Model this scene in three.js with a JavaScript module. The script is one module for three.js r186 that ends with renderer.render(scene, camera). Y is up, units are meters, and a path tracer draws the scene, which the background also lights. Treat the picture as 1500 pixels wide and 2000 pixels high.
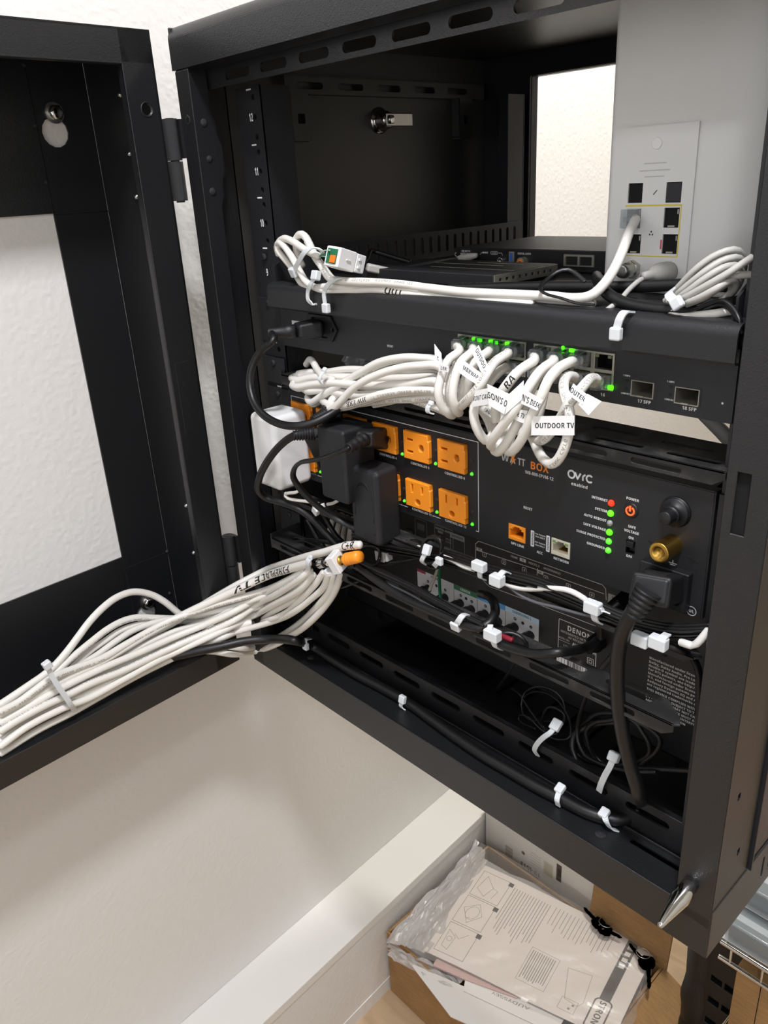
import * as THREE from 'three';
import { mergeGeometries } from 'three/addons/utils/BufferGeometryUtils.js';
import { RoundedBoxGeometry } from 'three/addons/geometries/RoundedBoxGeometry.js';
import { RectAreaLightUniformsLib } from 'three/addons/lights/RectAreaLightUniformsLib.js';

// ---------- camera, light, exposure ----------
const scene = new THREE.Scene();
scene.background = new THREE.Color(0x090909);
const camera = new THREE.PerspectiveCamera(2 * Math.atan(1000 / 1551.74) * 180 / Math.PI, 0.75, 0.01, 20);
camera.position.set(0.43694, 0.45419, 0.45354);
camera.rotation.set(-0.395926, 0.84327, -0.05667, 'YXZ');
camera.updateMatrixWorld(true);
const renderer = new THREE.WebGLRenderer({ antialias: true });
renderer.toneMapping = THREE.LinearToneMapping;
renderer.toneMappingExposure = 1.2;
renderer.shadowMap.enabled = true;
RectAreaLightUniformsLib.init();
// round ceiling lamps of the closet: [x, z, size, intensity, colour, label], in the walls' own frame
const CEIL = 1.50;
const LAMPS = [[0.70, 0.46, 0.16, 250, 0xf8f8ff, 'round ceiling downlight over the open side of the cabinet'], [0.30, -0.95, 0.2, 170, 0xfdf9f4, 'round ceiling downlight over the far end of the closet'], [1.15, 1.2, 0.16, 90, 0xf8f8ff, 'round ceiling downlight nearest the window']];
const DAYLIGHT = 0.65;                                 // the frosted window behind the camera
// the walls and the frame on the wall are turned a little against the swung-out cabinet
const WALL_TURN = 4.1 * Math.PI / 180, WALL_AT = new THREE.Vector3(-0.29, 0, 0.05);

// ---------- helpers (millimetres in, metres out) ----------
const mm = 0.001;
let seed = 7;
const rnd = () => { seed = (seed + 0x6d2b79f5) | 0; let t = Math.imul(seed ^ (seed >>> 15), 1 | seed); t = (t + Math.imul(t ^ (t >>> 7), 61 | t)) ^ t; return ((t ^ (t >>> 14)) >>> 0) / 4294967296; };
const V = (x, y, z) => new THREE.Vector3(x * mm, y * mm, z * mm);
const taken = {};
function numbered(n) { const k = taken[n] = (taken[n] ?? -1) + 1; return k ? n + '_' + String(k).padStart(3, '0') : n; }
function tag(o, label, category, group, kind) { if (label) o.userData.label = label; if (category) o.userData.category = category; if (group) o.userData.group = group; if (kind) o.userData.kind = kind; return o; }
function thing(name, label, category, group) { const g = new THREE.Group(); g.name = numbered(name); scene.add(g); return tag(g, label, category, group); }
function obj(name, geos, material, parent, label) {
  const list = (Array.isArray(geos) ? geos : [geos]).map((g) => (g.index ? g.toNonIndexed() : g));
  const g = list.length > 1 ? mergeGeometries(list.map((q) => { const c = new THREE.BufferGeometry(); for (const k of ['position', 'normal', 'uv']) c.setAttribute(k, q.getAttribute(k)); return c; })) : list[0];
  const m = new THREE.Mesh(g, material);
  m.name = parent ? name : numbered(name);
  m.castShadow = m.receiveShadow = true;
  if (label) m.userData.label = label;
  (parent ?? scene).add(m);
  return m;
}
function struct(name, geos, material) { const m = obj(name, geos, material); m.userData.kind = 'structure'; return m; }
const inWalls = (o) => { o.position.copy(WALL_AT); o.rotation.y = WALL_TURN; return o; };
function uvm(g) {                                     // uv in metres, by the way each face points
  const p = g.getAttribute('position'), n = g.getAttribute('normal'), u = new Float32Array(p.count * 2);
  for (let i = 0; i < p.count; i++) {
    const a = Math.abs(n.getX(i)), b = Math.abs(n.getY(i)), c = Math.abs(n.getZ(i));
    if (a >= b && a >= c) { u[2 * i] = p.getZ(i); u[2 * i + 1] = p.getY(i); } else if (b >= c) { u[2 * i] = p.getX(i); u[2 * i + 1] = p.getZ(i); } else { u[2 * i] = p.getX(i); u[2 * i + 1] = p.getY(i); }
  }
  g.setAttribute('uv', new THREE.BufferAttribute(u, 2));
  return g;
}
function bx(x0, x1, y0, y1, z0, z1, r = 0, s = 1) {   // box from corner to corner, edges rounded by r
  const w = Math.abs(x1 - x0) * mm, h = Math.abs(y1 - y0) * mm, d = Math.abs(z1 - z0) * mm;
  const g = r ? new RoundedBoxGeometry(w, h, d, s, Math.min(r * mm, w / 2.01, h / 2.01, d / 2.01)) : new THREE.BoxGeometry(w, h, d).toNonIndexed();
  g.translate((x0 + x1) / 2 * mm, (y0 + y1) / 2 * mm, (z0 + z1) / 2 * mm);
  return uvm(g);
}
function cyl(r0, r1, h, n = 20, axis = 'y') { const g = new THREE.CylinderGeometry(r1 * mm, r0 * mm, h * mm, n).toNonIndexed(); if (axis === 'x') g.rotateZ(-Math.PI / 2); if (axis === 'z') g.rotateX(Math.PI / 2); return g; }
const at = (g, x, y, z) => g.translate(x * mm, y * mm, z * mm);
function lathe(pts, n = 24, axis = 'y') { const g = new THREE.LatheGeometry(pts.map(([r, y]) => new THREE.Vector2(Math.max(r, 0) * mm, y * mm)), n).toNonIndexed(); if (axis === 'x') g.rotateZ(-Math.PI / 2); if (axis === 'z') g.rotateX(Math.PI / 2); return g; }
function outline(path, o) {                           // rect [x0,y0,x1,y1,r] or list of [x,y]
  if (typeof o[0] === 'number') {
    let [x0, y0, x1, y1, r = 0] = o; r = Math.min(r, (x1 - x0) / 2 - 1e-3, (y1 - y0) / 2 - 1e-3);
    if (r <= 0) { path.moveTo(x0, y0); path.lineTo(x1, y0); path.lineTo(x1, y1); path.lineTo(x0, y1); path.closePath(); return path; }
    path.moveTo(x0 + r, y0); path.lineTo(x1 - r, y0); path.absarc(x1 - r, y0 + r, r, -Math.PI / 2, 0); path.lineTo(x1, y1 - r); path.absarc(x1 - r, y1 - r, r, 0, Math.PI / 2);
    path.lineTo(x0 + r, y1); path.absarc(x0 + r, y1 - r, r, Math.PI / 2, Math.PI); path.lineTo(x0, y0 + r); path.absarc(x0 + r, y0 + r, r, Math.PI, Math.PI * 1.5);
  } else { o.forEach(([x, y], i) => (i ? path.lineTo(x, y) : path.moveTo(x, y))); path.closePath(); }
  return path;
}
const circ = (x, y, r) => { const a = []; for (let i = 0; i < 14; i++) a.push([x + r * Math.cos(i * Math.PI / 7), y + r * Math.sin(i * Math.PI / 7)]); return a; };
// sheet of metal with holes. plane 'xy' (thick along z), 'zy' (thick along x) or 'xz' (thick along y), from c0 to c1
function pl(plane, o, c0, c1, holes = [], bevel = 0, curve = 5) {
  const s = outline(new THREE.Shape(), o);
  for (const h of holes) s.holes.push(outline(new THREE.Path(), h));
  const t = c1 - c0;
  let g = new THREE.ExtrudeGeometry(s, { depth: t - 2 * bevel, curveSegments: curve, bevelEnabled: bevel > 0, bevelSize: bevel, bevelThickness: bevel, bevelOffset: -bevel, bevelSegments: 1 });
  g.translate(0, 0, c0 + bevel);
  g.scale(mm, mm, mm);
  if (g.index) g = g.toNonIndexed();
  const sw = plane === 'zy' ? [2, 1, 0] : plane === 'xz' ? [0, 2, 1] : null;
  if (sw) for (const k of ['position', 'normal']) {
    const a = g.getAttribute(k), c = a.array.slice();
    for (let i = 0; i < a.count; i++) { const j = i % 3 === 1 ? i + 1 : i % 3 === 2 ? i - 1 : i; for (let q = 0; q < 3; q++) a.array[3 * i + q] = c[3 * j + sw[q]]; }
  }
  return uvm(g);
}
function uvFit(g, x0, x1, y0, y1, ax = 0, ay = 1) { const p = g.getAttribute('position'), u = g.getAttribute('uv'); for (let i = 0; i < p.count; i++) { const c = [p.getX(i), p.getY(i), p.getZ(i)]; u.setXY(i, (c[ax] / mm - x0) / (x1 - x0), (c[ay] / mm - y0) / (y1 - y0)); } return g; }
// where the sight line of a picture point meets a plane of the rack (in mm)
const CM = camera.matrixWorld.clone(), CP = camera.position.clone();
function hit(u, v, n, d) { const r = new THREE.Vector3((u - 750) / 1551.74, -(v - 1000) / 1551.74, -1).transformDirection(CM); return CP.clone().addScaledVector(r, (d - n.dot(CP)) / n.dot(r)); }
const P = (u, v, z) => hit(u, v, new THREE.Vector3(0, 0, 1), z * mm);
const PX = (u, v, x) => hit(u, v, new THREE.Vector3(1, 0, 0), x * mm);
const PY = (u, v, y) => hit(u, v, new THREE.Vector3(0, 1, 0), y * mm);
const WN = new THREE.Vector3(Math.cos(WALL_TURN), 0, -Math.sin(WALL_TURN));
const PW = (u, v, w) => hit(u, v, WN, WN.dot(WALL_AT) + w * mm);          // plane parallel to the wall
// round or oval cord swept along points, ends rounded off; uv.x runs in metres, uv.y around
function sweep(pts, r, { seg = 9, step = 0.004, flat = 1, tension = 0.5, side } = {}) {
  const c = new THREE.CatmullRomCurve3(pts, false, 'centripetal', tension), len = c.getLength(), n = Math.max(4, Math.min(160, Math.round(len / Math.max(step, r * mm * 1.1))));
  const fr = c.computeFrenetFrames(n, false), pos = [], uv = [], nor = [], idx = [];
  const off = rnd() * 3, turn = rnd() * 6.28;
  const ring = (p, N, B, k, u, T, tn) => { for (let j = 0; j <= seg; j++) { const a = j / seg * Math.PI * 2 + (side ? 0 : turn); const d = new THREE.Vector3().addScaledVector(N, Math.cos(a) * flat).addScaledVector(B, Math.sin(a)); const q = p.clone().addScaledVector(d, r * mm * k); pos.push(q.x, q.y, q.z); const m = new THREE.Vector3().addScaledVector(N, Math.cos(a) / flat).addScaledVector(B, Math.sin(a)).normalize().multiplyScalar(k > 0.01 ? 1 : 0).addScaledVector(T, tn).normalize(); nor.push(m.x, m.y, m.z); uv.push(u + off, j / seg); } };
  for (let i = 0; i <= n; i++) {
    const p = c.getPointAt(i / n), T = c.getTangentAt(i / n);
    let N = fr.normals[i], B = fr.binormals[i];
    if (side) { B = side.clone().addScaledVector(T, -side.dot(T)).normalize(); N = B.clone().cross(T).normalize(); }
    if (i === 0) { ring(p.clone().addScaledVector(T, -r * mm * 0.35), N, B, 0.001, 0, T, -1); ring(p.clone().addScaledVector(T, -r * mm * 0.28), N, B, 0.7, 0, T, -1); }
    ring(p, N, B, 1, i / n * len, T, 0);
    if (i === n) { ring(p.clone().addScaledVector(T, r * mm * 0.28), N, B, 0.7, len, T, 1); ring(p.clone().addScaledVector(T, r * mm * 0.35), N, B, 0.001, len, T, 1); }
  }
  const w = seg + 1, rows = pos.length / 3 / w;
  for (let i = 0; i < rows - 1; i++) for (let j = 0; j < seg; j++) { const a = i * w + j, b = a + w; idx.push(a, a + 1, b, b, a + 1, b + 1); }
  const g = new THREE.BufferGeometry();
  g.setAttribute('position', new THREE.Float32BufferAttribute(pos, 3)); g.setAttribute('normal', new THREE.Float32BufferAttribute(nor, 3)); g.setAttribute('uv', new THREE.Float32BufferAttribute(uv, 2)); g.setIndex(idx);
  // wind faces outward
  const q = g.toNonIndexed(), pp = q.getAttribute('position').array, nn = q.getAttribute('normal').array, uu = q.getAttribute('uv').array;
  for (let t = 0; t < pp.length; t += 9) {
    const ax = pp[t + 3] - pp[t], ay = pp[t + 4] - pp[t + 1], az = pp[t + 5] - pp[t + 2], bx_ = pp[t + 6] - pp[t], by = pp[t + 7] - pp[t + 1], bz = pp[t + 8] - pp[t + 2];
    if ((ay * bz - az * by) * nn[t] + (az * bx_ - ax * bz) * nn[t + 1] + (ax * by - ay * bx_) * nn[t + 2] < 0) { const u = t / 9 * 6; for (let k = 0; k < 3; k++) { [pp[t + 3 + k], pp[t + 6 + k]] = [pp[t + 6 + k], pp[t + 3 + k]]; [nn[t + 3 + k], nn[t + 6 + k]] = [nn[t + 6 + k], nn[t + 3 + k]]; } for (let k = 0; k < 2; k++) [uu[u + 2 + k], uu[u + 4 + k]] = [uu[u + 4 + k], uu[u + 2 + k]]; }
  }
  return q;
}
// flat strap: width along side, thickness across
function strap(pts, width, thick, side, closed = false) {
  const c = new THREE.CatmullRomCurve3(pts, closed, 'centripetal'), n = Math.max(8, pts.length * 5), pos = [], idx = [];
  const s = side.clone().normalize();
  for (let i = 0; i <= n; i++) {
    const p = c.getPointAt(i / n), T = c.getTangentAt(i / n), b = s.clone().addScaledVector(T, -s.dot(T)).normalize(), N = b.clone().cross(T);
    for (const [a, e] of [[-1, -1], [1, -1], [1, 1], [-1, 1]]) { const q = p.clone().addScaledVector(b, a * width / 2 * mm).addScaledVector(N, e * thick / 2 * mm); pos.push(q.x, q.y, q.z); }
  }
  for (let i = 0; i < n; i++) for (let j = 0; j < 4; j++) { const a = i * 4 + j, b = i * 4 + (j + 1) % 4; idx.push(a, b, a + 4, a + 4, b, b + 4); }
  if (!closed) { idx.push(0, 2, 1, 0, 3, 2); const e = n * 4; idx.push(e, e + 1, e + 2, e, e + 2, e + 3); }
  let g = new THREE.BufferGeometry(); g.setAttribute('position', new THREE.Float32BufferAttribute(pos, 3)); g.setIndex(idx); g = g.toNonIndexed(); g.computeVertexNormals();
  g.setAttribute('uv', new THREE.Float32BufferAttribute(new Float32Array(pos.length ? g.getAttribute('position').count * 2 : 0), 2));
  return uvm(g);
}
// put a geometry built around the origin at p, its local axes turned to the given directions
function place(g, p, X, Y) { const x = X.clone().normalize(), z = x.clone().cross(Y).normalize(), y = z.clone().cross(x); return g.applyMatrix4(new THREE.Matrix4().makeBasis(x, y, z).setPosition(p)); }

// ---------- textures ----------
function canvas(w, h, draw, srgb = true) { const c = document.createElement('canvas'); c.width = w; c.height = h; const g = c.getContext('2d'); draw(g, w, h); const t = new THREE.CanvasTexture(c); if (srgb) t.colorSpace = THREE.SRGBColorSpace; t.magFilter = THREE.LinearFilter; t.anisotropy = 8; return t; }
const lat = []; for (let i = 0; i < 4096; i++) lat.push(rnd());
function vnoise(x, y, per) { const xi = Math.floor(x), yi = Math.floor(y), fx = x - xi, fy = y - yi, sx = fx * fx * (3 - 2 * fx), sy = fy * fy * (3 - 2 * fy), q = (a, b) => lat[((((a % per) + per) % per) * 57 + (((b % per) + per) % per) * 131) & 4095]; return (q(xi, yi) * (1 - sx) + q(xi + 1, yi) * sx) * (1 - sy) + (q(xi, yi + 1) * (1 - sx) + q(xi + 1, yi + 1) * sx) * sy; }
function field(n, f, srgb, rep) { const d = new Uint8Array(n * n * 4); for (let y = 0; y < n; y++) for (let x = 0; x < n; x++) { const v = f(x / n, y / n); const o = (y * n + x) * 4; if (typeof v === 'number') { d[o] = d[o + 1] = d[o + 2] = Math.max(0, Math.min(255, v * 255)); } else for (let k = 0; k < 3; k++) d[o + k] = Math.max(0, Math.min(255, v[k])); d[o + 3] = 255; } const t = new THREE.DataTexture(d, n, n); t.wrapS = t.wrapT = THREE.RepeatWrapping; t.magFilter = THREE.LinearFilter; t.minFilter = THREE.LinearMipmapLinearFilter; t.generateMipmaps = true; if (srgb) t.colorSpace = THREE.SRGBColorSpace; t.repeat.set(...(Array.isArray(rep) ? rep : [rep, rep])); t.needsUpdate = true; return t; }
const peel = field(256, (x, y) => { const a = vnoise(x * 24, y * 24, 24), b = vnoise(x * 60, y * 60, 60); return Math.pow(a, 1.4) * 0.75 + b * 0.25; }, false, 9);
const powder = field(256, (x, y) => vnoise(x * 90, y * 90, 90) * 0.7 + vnoise(x * 30, y * 30, 30) * 0.3, false, 22);
const smudge = field(256, (x, y) => 0.86 + 0.14 * (vnoise(x * 6, y * 6, 6) * 0.6 + vnoise(x * 40, y * 40, 40) * 0.4), false, 3);
const dust = field(256, (x, y) => { const a = vnoise(x * 8, y * 8, 8), b = vnoise(x * 70, y * 70, 70); const k = Math.pow(Math.max(0, a - 0.25), 1) * 0.9 * (0.5 + b); return [22 + 60 * k, 22 + 57 * k, 22 + 53 * k]; }, true, 12);
const woodTex = field(512, (x, y) => { const w = vnoise(x * 5, y * 3, 5) * 2; const s = Math.sin((y * 26 + w * 2.2 + vnoise(x * 3, y * 40, 40) * 1.5) * 3); const g = vnoise(x * 16, y * 200, 200); const k = 0.5 + 0.3 * s + 0.25 * (g - 0.5), b = vnoise(x * 4, y * 4, 4); return [176 + 18 * k + 10 * b, 150 + 18 * k + 10 * b, 116 + 18 * k + 10 * b]; }, true, [1.6, 1.6]);
const cardTex = field(256, (x, y) => { const f = vnoise(x * 14, y * 100, 100), b = vnoise(x * 5, y * 5, 5), c = vnoise(x * 120, y * 120, 120); const k = 0.85 + 0.1 * f + 0.08 * b + 0.05 * c; return [164 * k, 127 * k, 82 * k]; }, true, 6);

// ---------- materials ----------
const std = (o) => new THREE.MeshStandardMaterial(o), phys = (o) => new THREE.MeshPhysicalMaterial(o);
const M = {
  black: phys({ color: 0x161719, ior: 1.6, roughness: 0.38, bumpMap: powder, bumpScale: 0.00012 }),
  panel: phys({ color: 0x34322f, ior: 1.6, roughness: 0.4, bumpMap: powder, bumpScale: 0.0001 }),
  rail: std({ color: 0x1d1e21, roughness: 0.42, bumpMap: powder, bumpScale: 0.0001 }),
  device: std({ color: 0x1c1d1f, roughness: 0.5, bumpMap: powder, bumpScale: 0.00008 }),
  dusty: std({ color: 0xffffff, map: dust, roughness: 0.6 }),
  plastic: std({ color: 0x111214, roughness: 0.5 }),
  adapter: std({ color: 0x1d1e20, roughness: 0.55, bumpMap: powder, bumpScale: 0.00012 }),
  cord: std({ color: 0x0d0d0e, roughness: 0.42 }),
  hole: std({ color: 0x040404, roughness: 0.9 }),
  white: std({ color: 0xe6e6e4, roughness: 0.42 }),
  tower: std({ color: 0xdededa, roughness: 0.55 }),
  towerLight: std({ color: 0xe4e4e0, roughness: 0.5 }),
  tie: phys({ color: 0xe9edee, roughness: 0.35, transmission: 0.22, thickness: 0.0, ior: 1.5 }),
  clear: phys({ color: 0xe4e8ea, roughness: 0.12, transmission: 0.82, thickness: 0, ior: 1.5 }),
  orange: std({ color: 0xf59322, roughness: 0.42 }),
  orangeDark: std({ color: 0x6b3203, roughness: 0.7 }),
  brass: std({ color: 0xc9a04e, metalness: 1, roughness: 0.32 }),
  chrome: std({ color: 0xd4d3cf, metalness: 1, roughness: 0.12 }),
  steel: std({ color: 0xb9b8b2, metalness: 1, roughness: 0.3 }),
  silver: std({ color: 0xb5b3a6, metalness: 0.8, roughness: 0.38 }),
  mark: std({ color: 0xe8e8e6, roughness: 0.6 }),
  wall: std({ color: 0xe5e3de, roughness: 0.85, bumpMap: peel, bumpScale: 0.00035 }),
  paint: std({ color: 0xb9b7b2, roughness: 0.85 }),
  trim: std({ color: 0xe9e7e1, roughness: 0.45 }),
  wood: std({ map: woodTex, roughness: 0.55 }),
  card: std({ map: cardTex, roughness: 0.85 }),
  green: std({ color: 0x50e020, emissive: 0x46ff10, emissiveIntensity: 2.2 }),
  greenSoft: std({ color: 0x63c83a, emissive: 0x4ee030, emissiveIntensity: 0.75, roughness: 0.3 }),
  red: std({ color: 0xe02a18, emissive: 0xff2a12, emissiveIntensity: 1.6 }),
  greyLed: std({ color: 0x8a8a88, roughness: 0.4 }),
};

// ---------- setting ----------
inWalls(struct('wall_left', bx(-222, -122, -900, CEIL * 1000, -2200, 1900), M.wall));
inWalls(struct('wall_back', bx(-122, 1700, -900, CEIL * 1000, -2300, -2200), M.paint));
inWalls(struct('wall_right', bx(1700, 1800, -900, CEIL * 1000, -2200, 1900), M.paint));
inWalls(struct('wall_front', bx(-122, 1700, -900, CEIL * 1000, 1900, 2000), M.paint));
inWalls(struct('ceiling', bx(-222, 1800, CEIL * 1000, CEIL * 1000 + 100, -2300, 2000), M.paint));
inWalls(struct('floor', bx(-222, 1800, -1000, -900, -2300, 2000), M.wood));
{ // boxed-in white ledge at the foot of the wall: cap board and face board
  const t = thing('trim_1'); t.userData.kind = 'structure'; inWalls(t);
  obj('cap_board', bx(-122, -27, -718, -700, -2200, 1900, 1.5), M.trim, t);
  obj('face_board', bx(-122, -29, -900, -718, -2200, 1900), M.wall, t);
  obj('toe_board', bx(-122, -27.5, -900, -872, -2200, 1900), M.wall, t);
}
for (const [x, z, d, power, colour, label] of LAMPS) {
  const t = thing('ceiling_light', label, 'light'), r = d * 1000 / 2 * 1.13; inWalls(t);
  obj('trim_ring', at(lathe([[r, 0], [r, -6], [r + 4, -9], [r + 16, -8], [r + 22, -2], [r + 22, 0]], 40), x * 1000, CEIL * 1000, z * 1000), M.white, t);
  obj('diffuser', at(cyl(r, r, 3, 40), x * 1000, CEIL * 1000 - 4, z * 1000), std({ color: 0xffffff, emissive: colour, emissiveIntensity: 2.5 }), t);
  const l = new THREE.RectAreaLight(colour, power, d, d); l.name = 'down_light'; l.position.set(x, CEIL - 0.012, z); l.rotation.x = -Math.PI / 2; t.add(l);
}

{ // frosted window in the wall behind the camera
  const t = thing('window_1'); t.userData.kind = 'structure'; inWalls(t);
  obj('window_frame', pl('xy', [360, -60, 1440, 1240], 1872, 1900, [[400, -20, 890, 1200], [910, -20, 1400, 1200]]), M.white, t);
  obj('pane', bx(400, 1400, -20, 1200, 1886, 1890), std({ color: 0xffffff, emissive: 0xe6efff, emissiveIntensity: 0.35 }), t);
  const l = new THREE.RectAreaLight(0xe6efff, DAYLIGHT, 1.0, 1.2); l.name = 'window_light'; l.position.set(0.9, 0.59, 1.868); l.rotation.y = 0; t.add(l);
}

// ---------- the swung-out cabinet ----------
const slots = (c, n, pitch, w, y0, y1) => Array.from({ length: n }, (_, i) => { const x = c + (i - (n - 1) / 2) * pitch; return [x - w / 2, y0, x + w / 2, y1, Math.min(y1 - y0, w) / 2]; });
const cab = thing('rack_cabinet', 'open black metal rack cabinet holding the network and audio gear', 'cabinet');
{
  const k = cab, m = M.black;
  // top hood, rolled over the front edge
  const hood = new THREE.Shape(); hood.moveTo(-390, 589); hood.lineTo(24, 589); hood.absarc(24, 578, 11, Math.PI / 2, 0, true); hood.lineTo(35, 554); hood.lineTo(16, 553); hood.lineTo(16, 555.5); hood.lineTo(32.5, 556.5); hood.lineTo(32.5, 578); hood.absarc(24, 578, 8.5, 0, Math.PI / 2); hood.lineTo(-390, 586.5); hood.closePath();
  const hg = new THREE.ExtrudeGeometry(hood, { depth: 572, bevelEnabled: false, curveSegments: 6 }); hg.rotateY(-Math.PI / 2); hg.translate(286, 0, 0); hg.scale(mm, mm, mm);
  obj('hood', uvm(hg.toNonIndexed ? (hg.index ? hg.toNonIndexed() : hg) : hg), m, k);
  obj('hood_end', [bx(-286.5, -284, 555, 588, -385, 34, 1), bx(-283, -262, 548, 554, 14, 33)], m, k);
  obj('hood_end', bx(284, 286.5, 555, 588, -385, 34, 1), m, k);
  const vents = []; for (let i = 0; i < 14; i++) for (let j = 0; j < 2; j++) vents.push([20 + i * 16, -120 - j * 80, 25 + i * 16, -60 - j * 80, 2.4]);
  obj('top_panel', pl('xz', [-280, -388, 280, 16], 580, 582, vents), m, k);
  obj('slotted_strip', pl('xy', [-262, 537, 262, 556], 13, 15, slots(-1, 9, 53, 37, 541, 548.5)), m, k);
  // near posts
  obj('post', [bx(-282, -259.5, -66, 553, 33.5, 35, 0.7), bx(-282, -280.5, -66, 584, -16, 33), pl('zy', [[34, -40], [34, 550], [17, 550], [17, 520], [13, 512], [13, 500], [9, 492], [9, 470], [13, 462], [13, 448], [17, 440], [17, 290], [13, 280], [13, 240], [17, 230], [17, -40]], -261, -259.5)], m, k);
  obj('post', [pl('xy', [256, -40, 282, 553], 33.5, 35, [[262, 258, 269.5, 295]], 0.5), pl('zy', [-18, -24, 34, 553], 280.5, 282.3, [[1, 6, 5, 12, 1], [15, 64, 19, 70, 1]]), bx(256, 257.5, -40, 553, 14, 34)], m, k);
  obj('latch_pocket', bx(257.6, 272, 254, 300, 22, 32), M.hole, k);
  for (const [y, r] of [[510, 3.6], [480, 3], [452, 3.6]]) obj('screw', at(lathe([[0, 1.6], [r * 0.55, 1.6], [r, 0.6], [r, 0]], 14, 'x'), -259.5, y, y === 480 ? 24 : 25), M.rail, k);
  obj('grommet_hole', at(lathe([[2.4, 0.4], [4.2, 0.6], [4.6, 0]], 6, 'z'), -270, 513, 35), M.rail, k);
  // bottom pan: face, top flange with slots, upright strip, floor with vents
  obj('bottom_pan', [bx(-282, 282.5, -68, -30, 32.5, 35, 0.9), pl('xz', [-276, 1, 281, 34], -31.5, -30, [[-150, 6, -100, 11, 2], [205, 7, 247, 12, 2.4]].concat([[...[-20, 6, 20, 11], 2]])), bx(-281, 281, -31, -27, 1, 2.5, 0.6)], m, k);
  obj('slotted_strip', [pl('xy', [-262, -30, 262, 2], -3, -1, slots(-1, 9, 53, 37, -12, -5)), bx(-262, 262, 0.5, 2.5, -7, -1, 0.8)], m, k);
  const fv = []; for (let i = 0; i < 13; i++) fv.push([-190 + i * 28, -175, -185 + i * 28, -100, 2.4], [-190 + i * 28, -300, -185 + i * 28, -220, 2.4]);
  obj('floor_panel', pl('xz', [-280, -388, 280, -3], -62, -60.5, fv), m, k);
  obj('under_tray', bx(-280, 280, -67.5, -66, -388, 32), m, k);
  obj('pan_side', pl('zy', [-388, -68, 34, -24.5], 281, 283, Array.from({ length: 22 }, (_, i) => [-52 - i * 12.5, -57, -48 - i * 12.5, -35, 1.8])), M.panel, k);
  obj('pan_side', bx(-283, -281, -68, -24.5, -388, 32), M.panel, k);
  obj('screw', at(lathe([[0, 1.8], [2.6, 1.5], [4.4, 0.3], [4.4, 0]], 16), 185, -30, 20), M.rail, k);
  obj('screw', at(lathe([[0, 1.8], [2.6, 1.5], [4.4, 0.3], [4.4, 0]], 16), -185, -30, 20), M.rail, k);
  // side panels
  obj('side_panel', bx(-283, -280.5, -24, 586, -389, -14, 0.6), M.panel, k);
  obj('side_panel', bx(279.5, 281.6, -22.5, 586, -389, -20.5, 0.6), M.panel, k);
  obj('panel_channel', [pl('zy', [-377, 537, -78, 553, 3], -272, -270.4, [0, 1, 2, 3, 4].map((i) => [-126 - i * 55, 541.5, -92 - i * 55, 548, 3])), bx(-280, -270.5, 551.5, 553, -377, -78), bx(-280, -270.5, 537, 538.5, -377, -78)], M.panel, k);
  for (const z of [-92, -340]) obj('panel_hook', [pl('zy', [z - 11, 497, z + 11, 538, 1], -268, -266.5, [[z - 5, 510, z + 4, 519]]), bx(-280, -267, 494, 497, z - 11, z + 11), bx(-280, -267, 496, 538, z - 11, z - 9.5), bx(-280, -267, 496, 538, z + 9.5, z + 11)], M.panel, k);
  const lk = obj('cam_lock', [at(lathe([[13.5, 0], [13.5, 1.5], [11.5, 3.2], [9.2, 3.6], [9.2, 12], [7, 13], [7, 17], [0, 17]], 28, 'x'), -280.3, 514, -211)], M.chrome, k, 'chrome cam lock');
  obj('lock_tongue', at(bx(16.4, 18.6, -6.5, 6.5, -34, 6, 2.5, 2), -280.3, 514, -211), M.steel, lk);
  obj('lock_screw', at(lathe([[5.2, 18], [5, 20.5], [3.6, 21.5], [0, 21.5]], 6, 'x'), -280.3, 514, -211), M.chrome, lk);
  // far frame with its window opening
  obj('door_frame', pl('xy', [-284, -66, 284, 587], -392, -389, [[-211, 0, 211, 556, 2]], 0.6), m, k);
  obj('door_frame_lip', pl('xy', [-214, -3, 214, 559, 3], -404, -392, [[-210.5, 0.5, 210.5, 555.5, 2]], 0.6), m, k);
  // four mounting rails
  const holes = []; for (let u = 0; u < 12; u++) for (const d of [6.35, 22.2, 38.1]) holes.push(u * 44.45 + d);
  for (const s of [-1, 1]) {
    const c = 17, f = (a) => c + s * a, r = (a, b) => [Math.min(a, b), Math.max(a, b)], [a0, a1] = r(f(222), f(258));
    obj('rack_rail', [pl('xy', [a0, -25, a1, 536], -2.5, -0.6, holes.map((y) => circ(f(232.5), y, 2.6))), bx(...r(f(222), f(223.8)), -25, 536, -34, -1), bx(...r(f(256), f(258)), -25, 536, -20, -1), bx(...r(f(256), f(268)), -25, 536, -22, -20)], M.rail, k);
    obj('rack_rail', [pl('xy', [a0, -25, a1, 536], -372, -370, holes.map((y) => circ(f(232.5), y, 2.6))), bx(...r(f(222), f(223.8)), -25, 536, -371, -342)], M.rail, k);
  }
  // unit marks printed on the left rail
  const digits = canvas(512, 1024, (g) => { g.fillStyle = '#17181b'; g.fillRect(0, 0, 512, 1024); g.fillStyle = '#e6e6e4'; g.font = 'bold 150px sans-serif'; g.textAlign = 'center'; for (let i = 0; i < 12; i++) g.fillText(String(i + 1), 128 + (i % 2) * 256, 150 + Math.floor(i / 2) * 170); });
  const dm = std({ map: digits, roughness: 0.5 });
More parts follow.
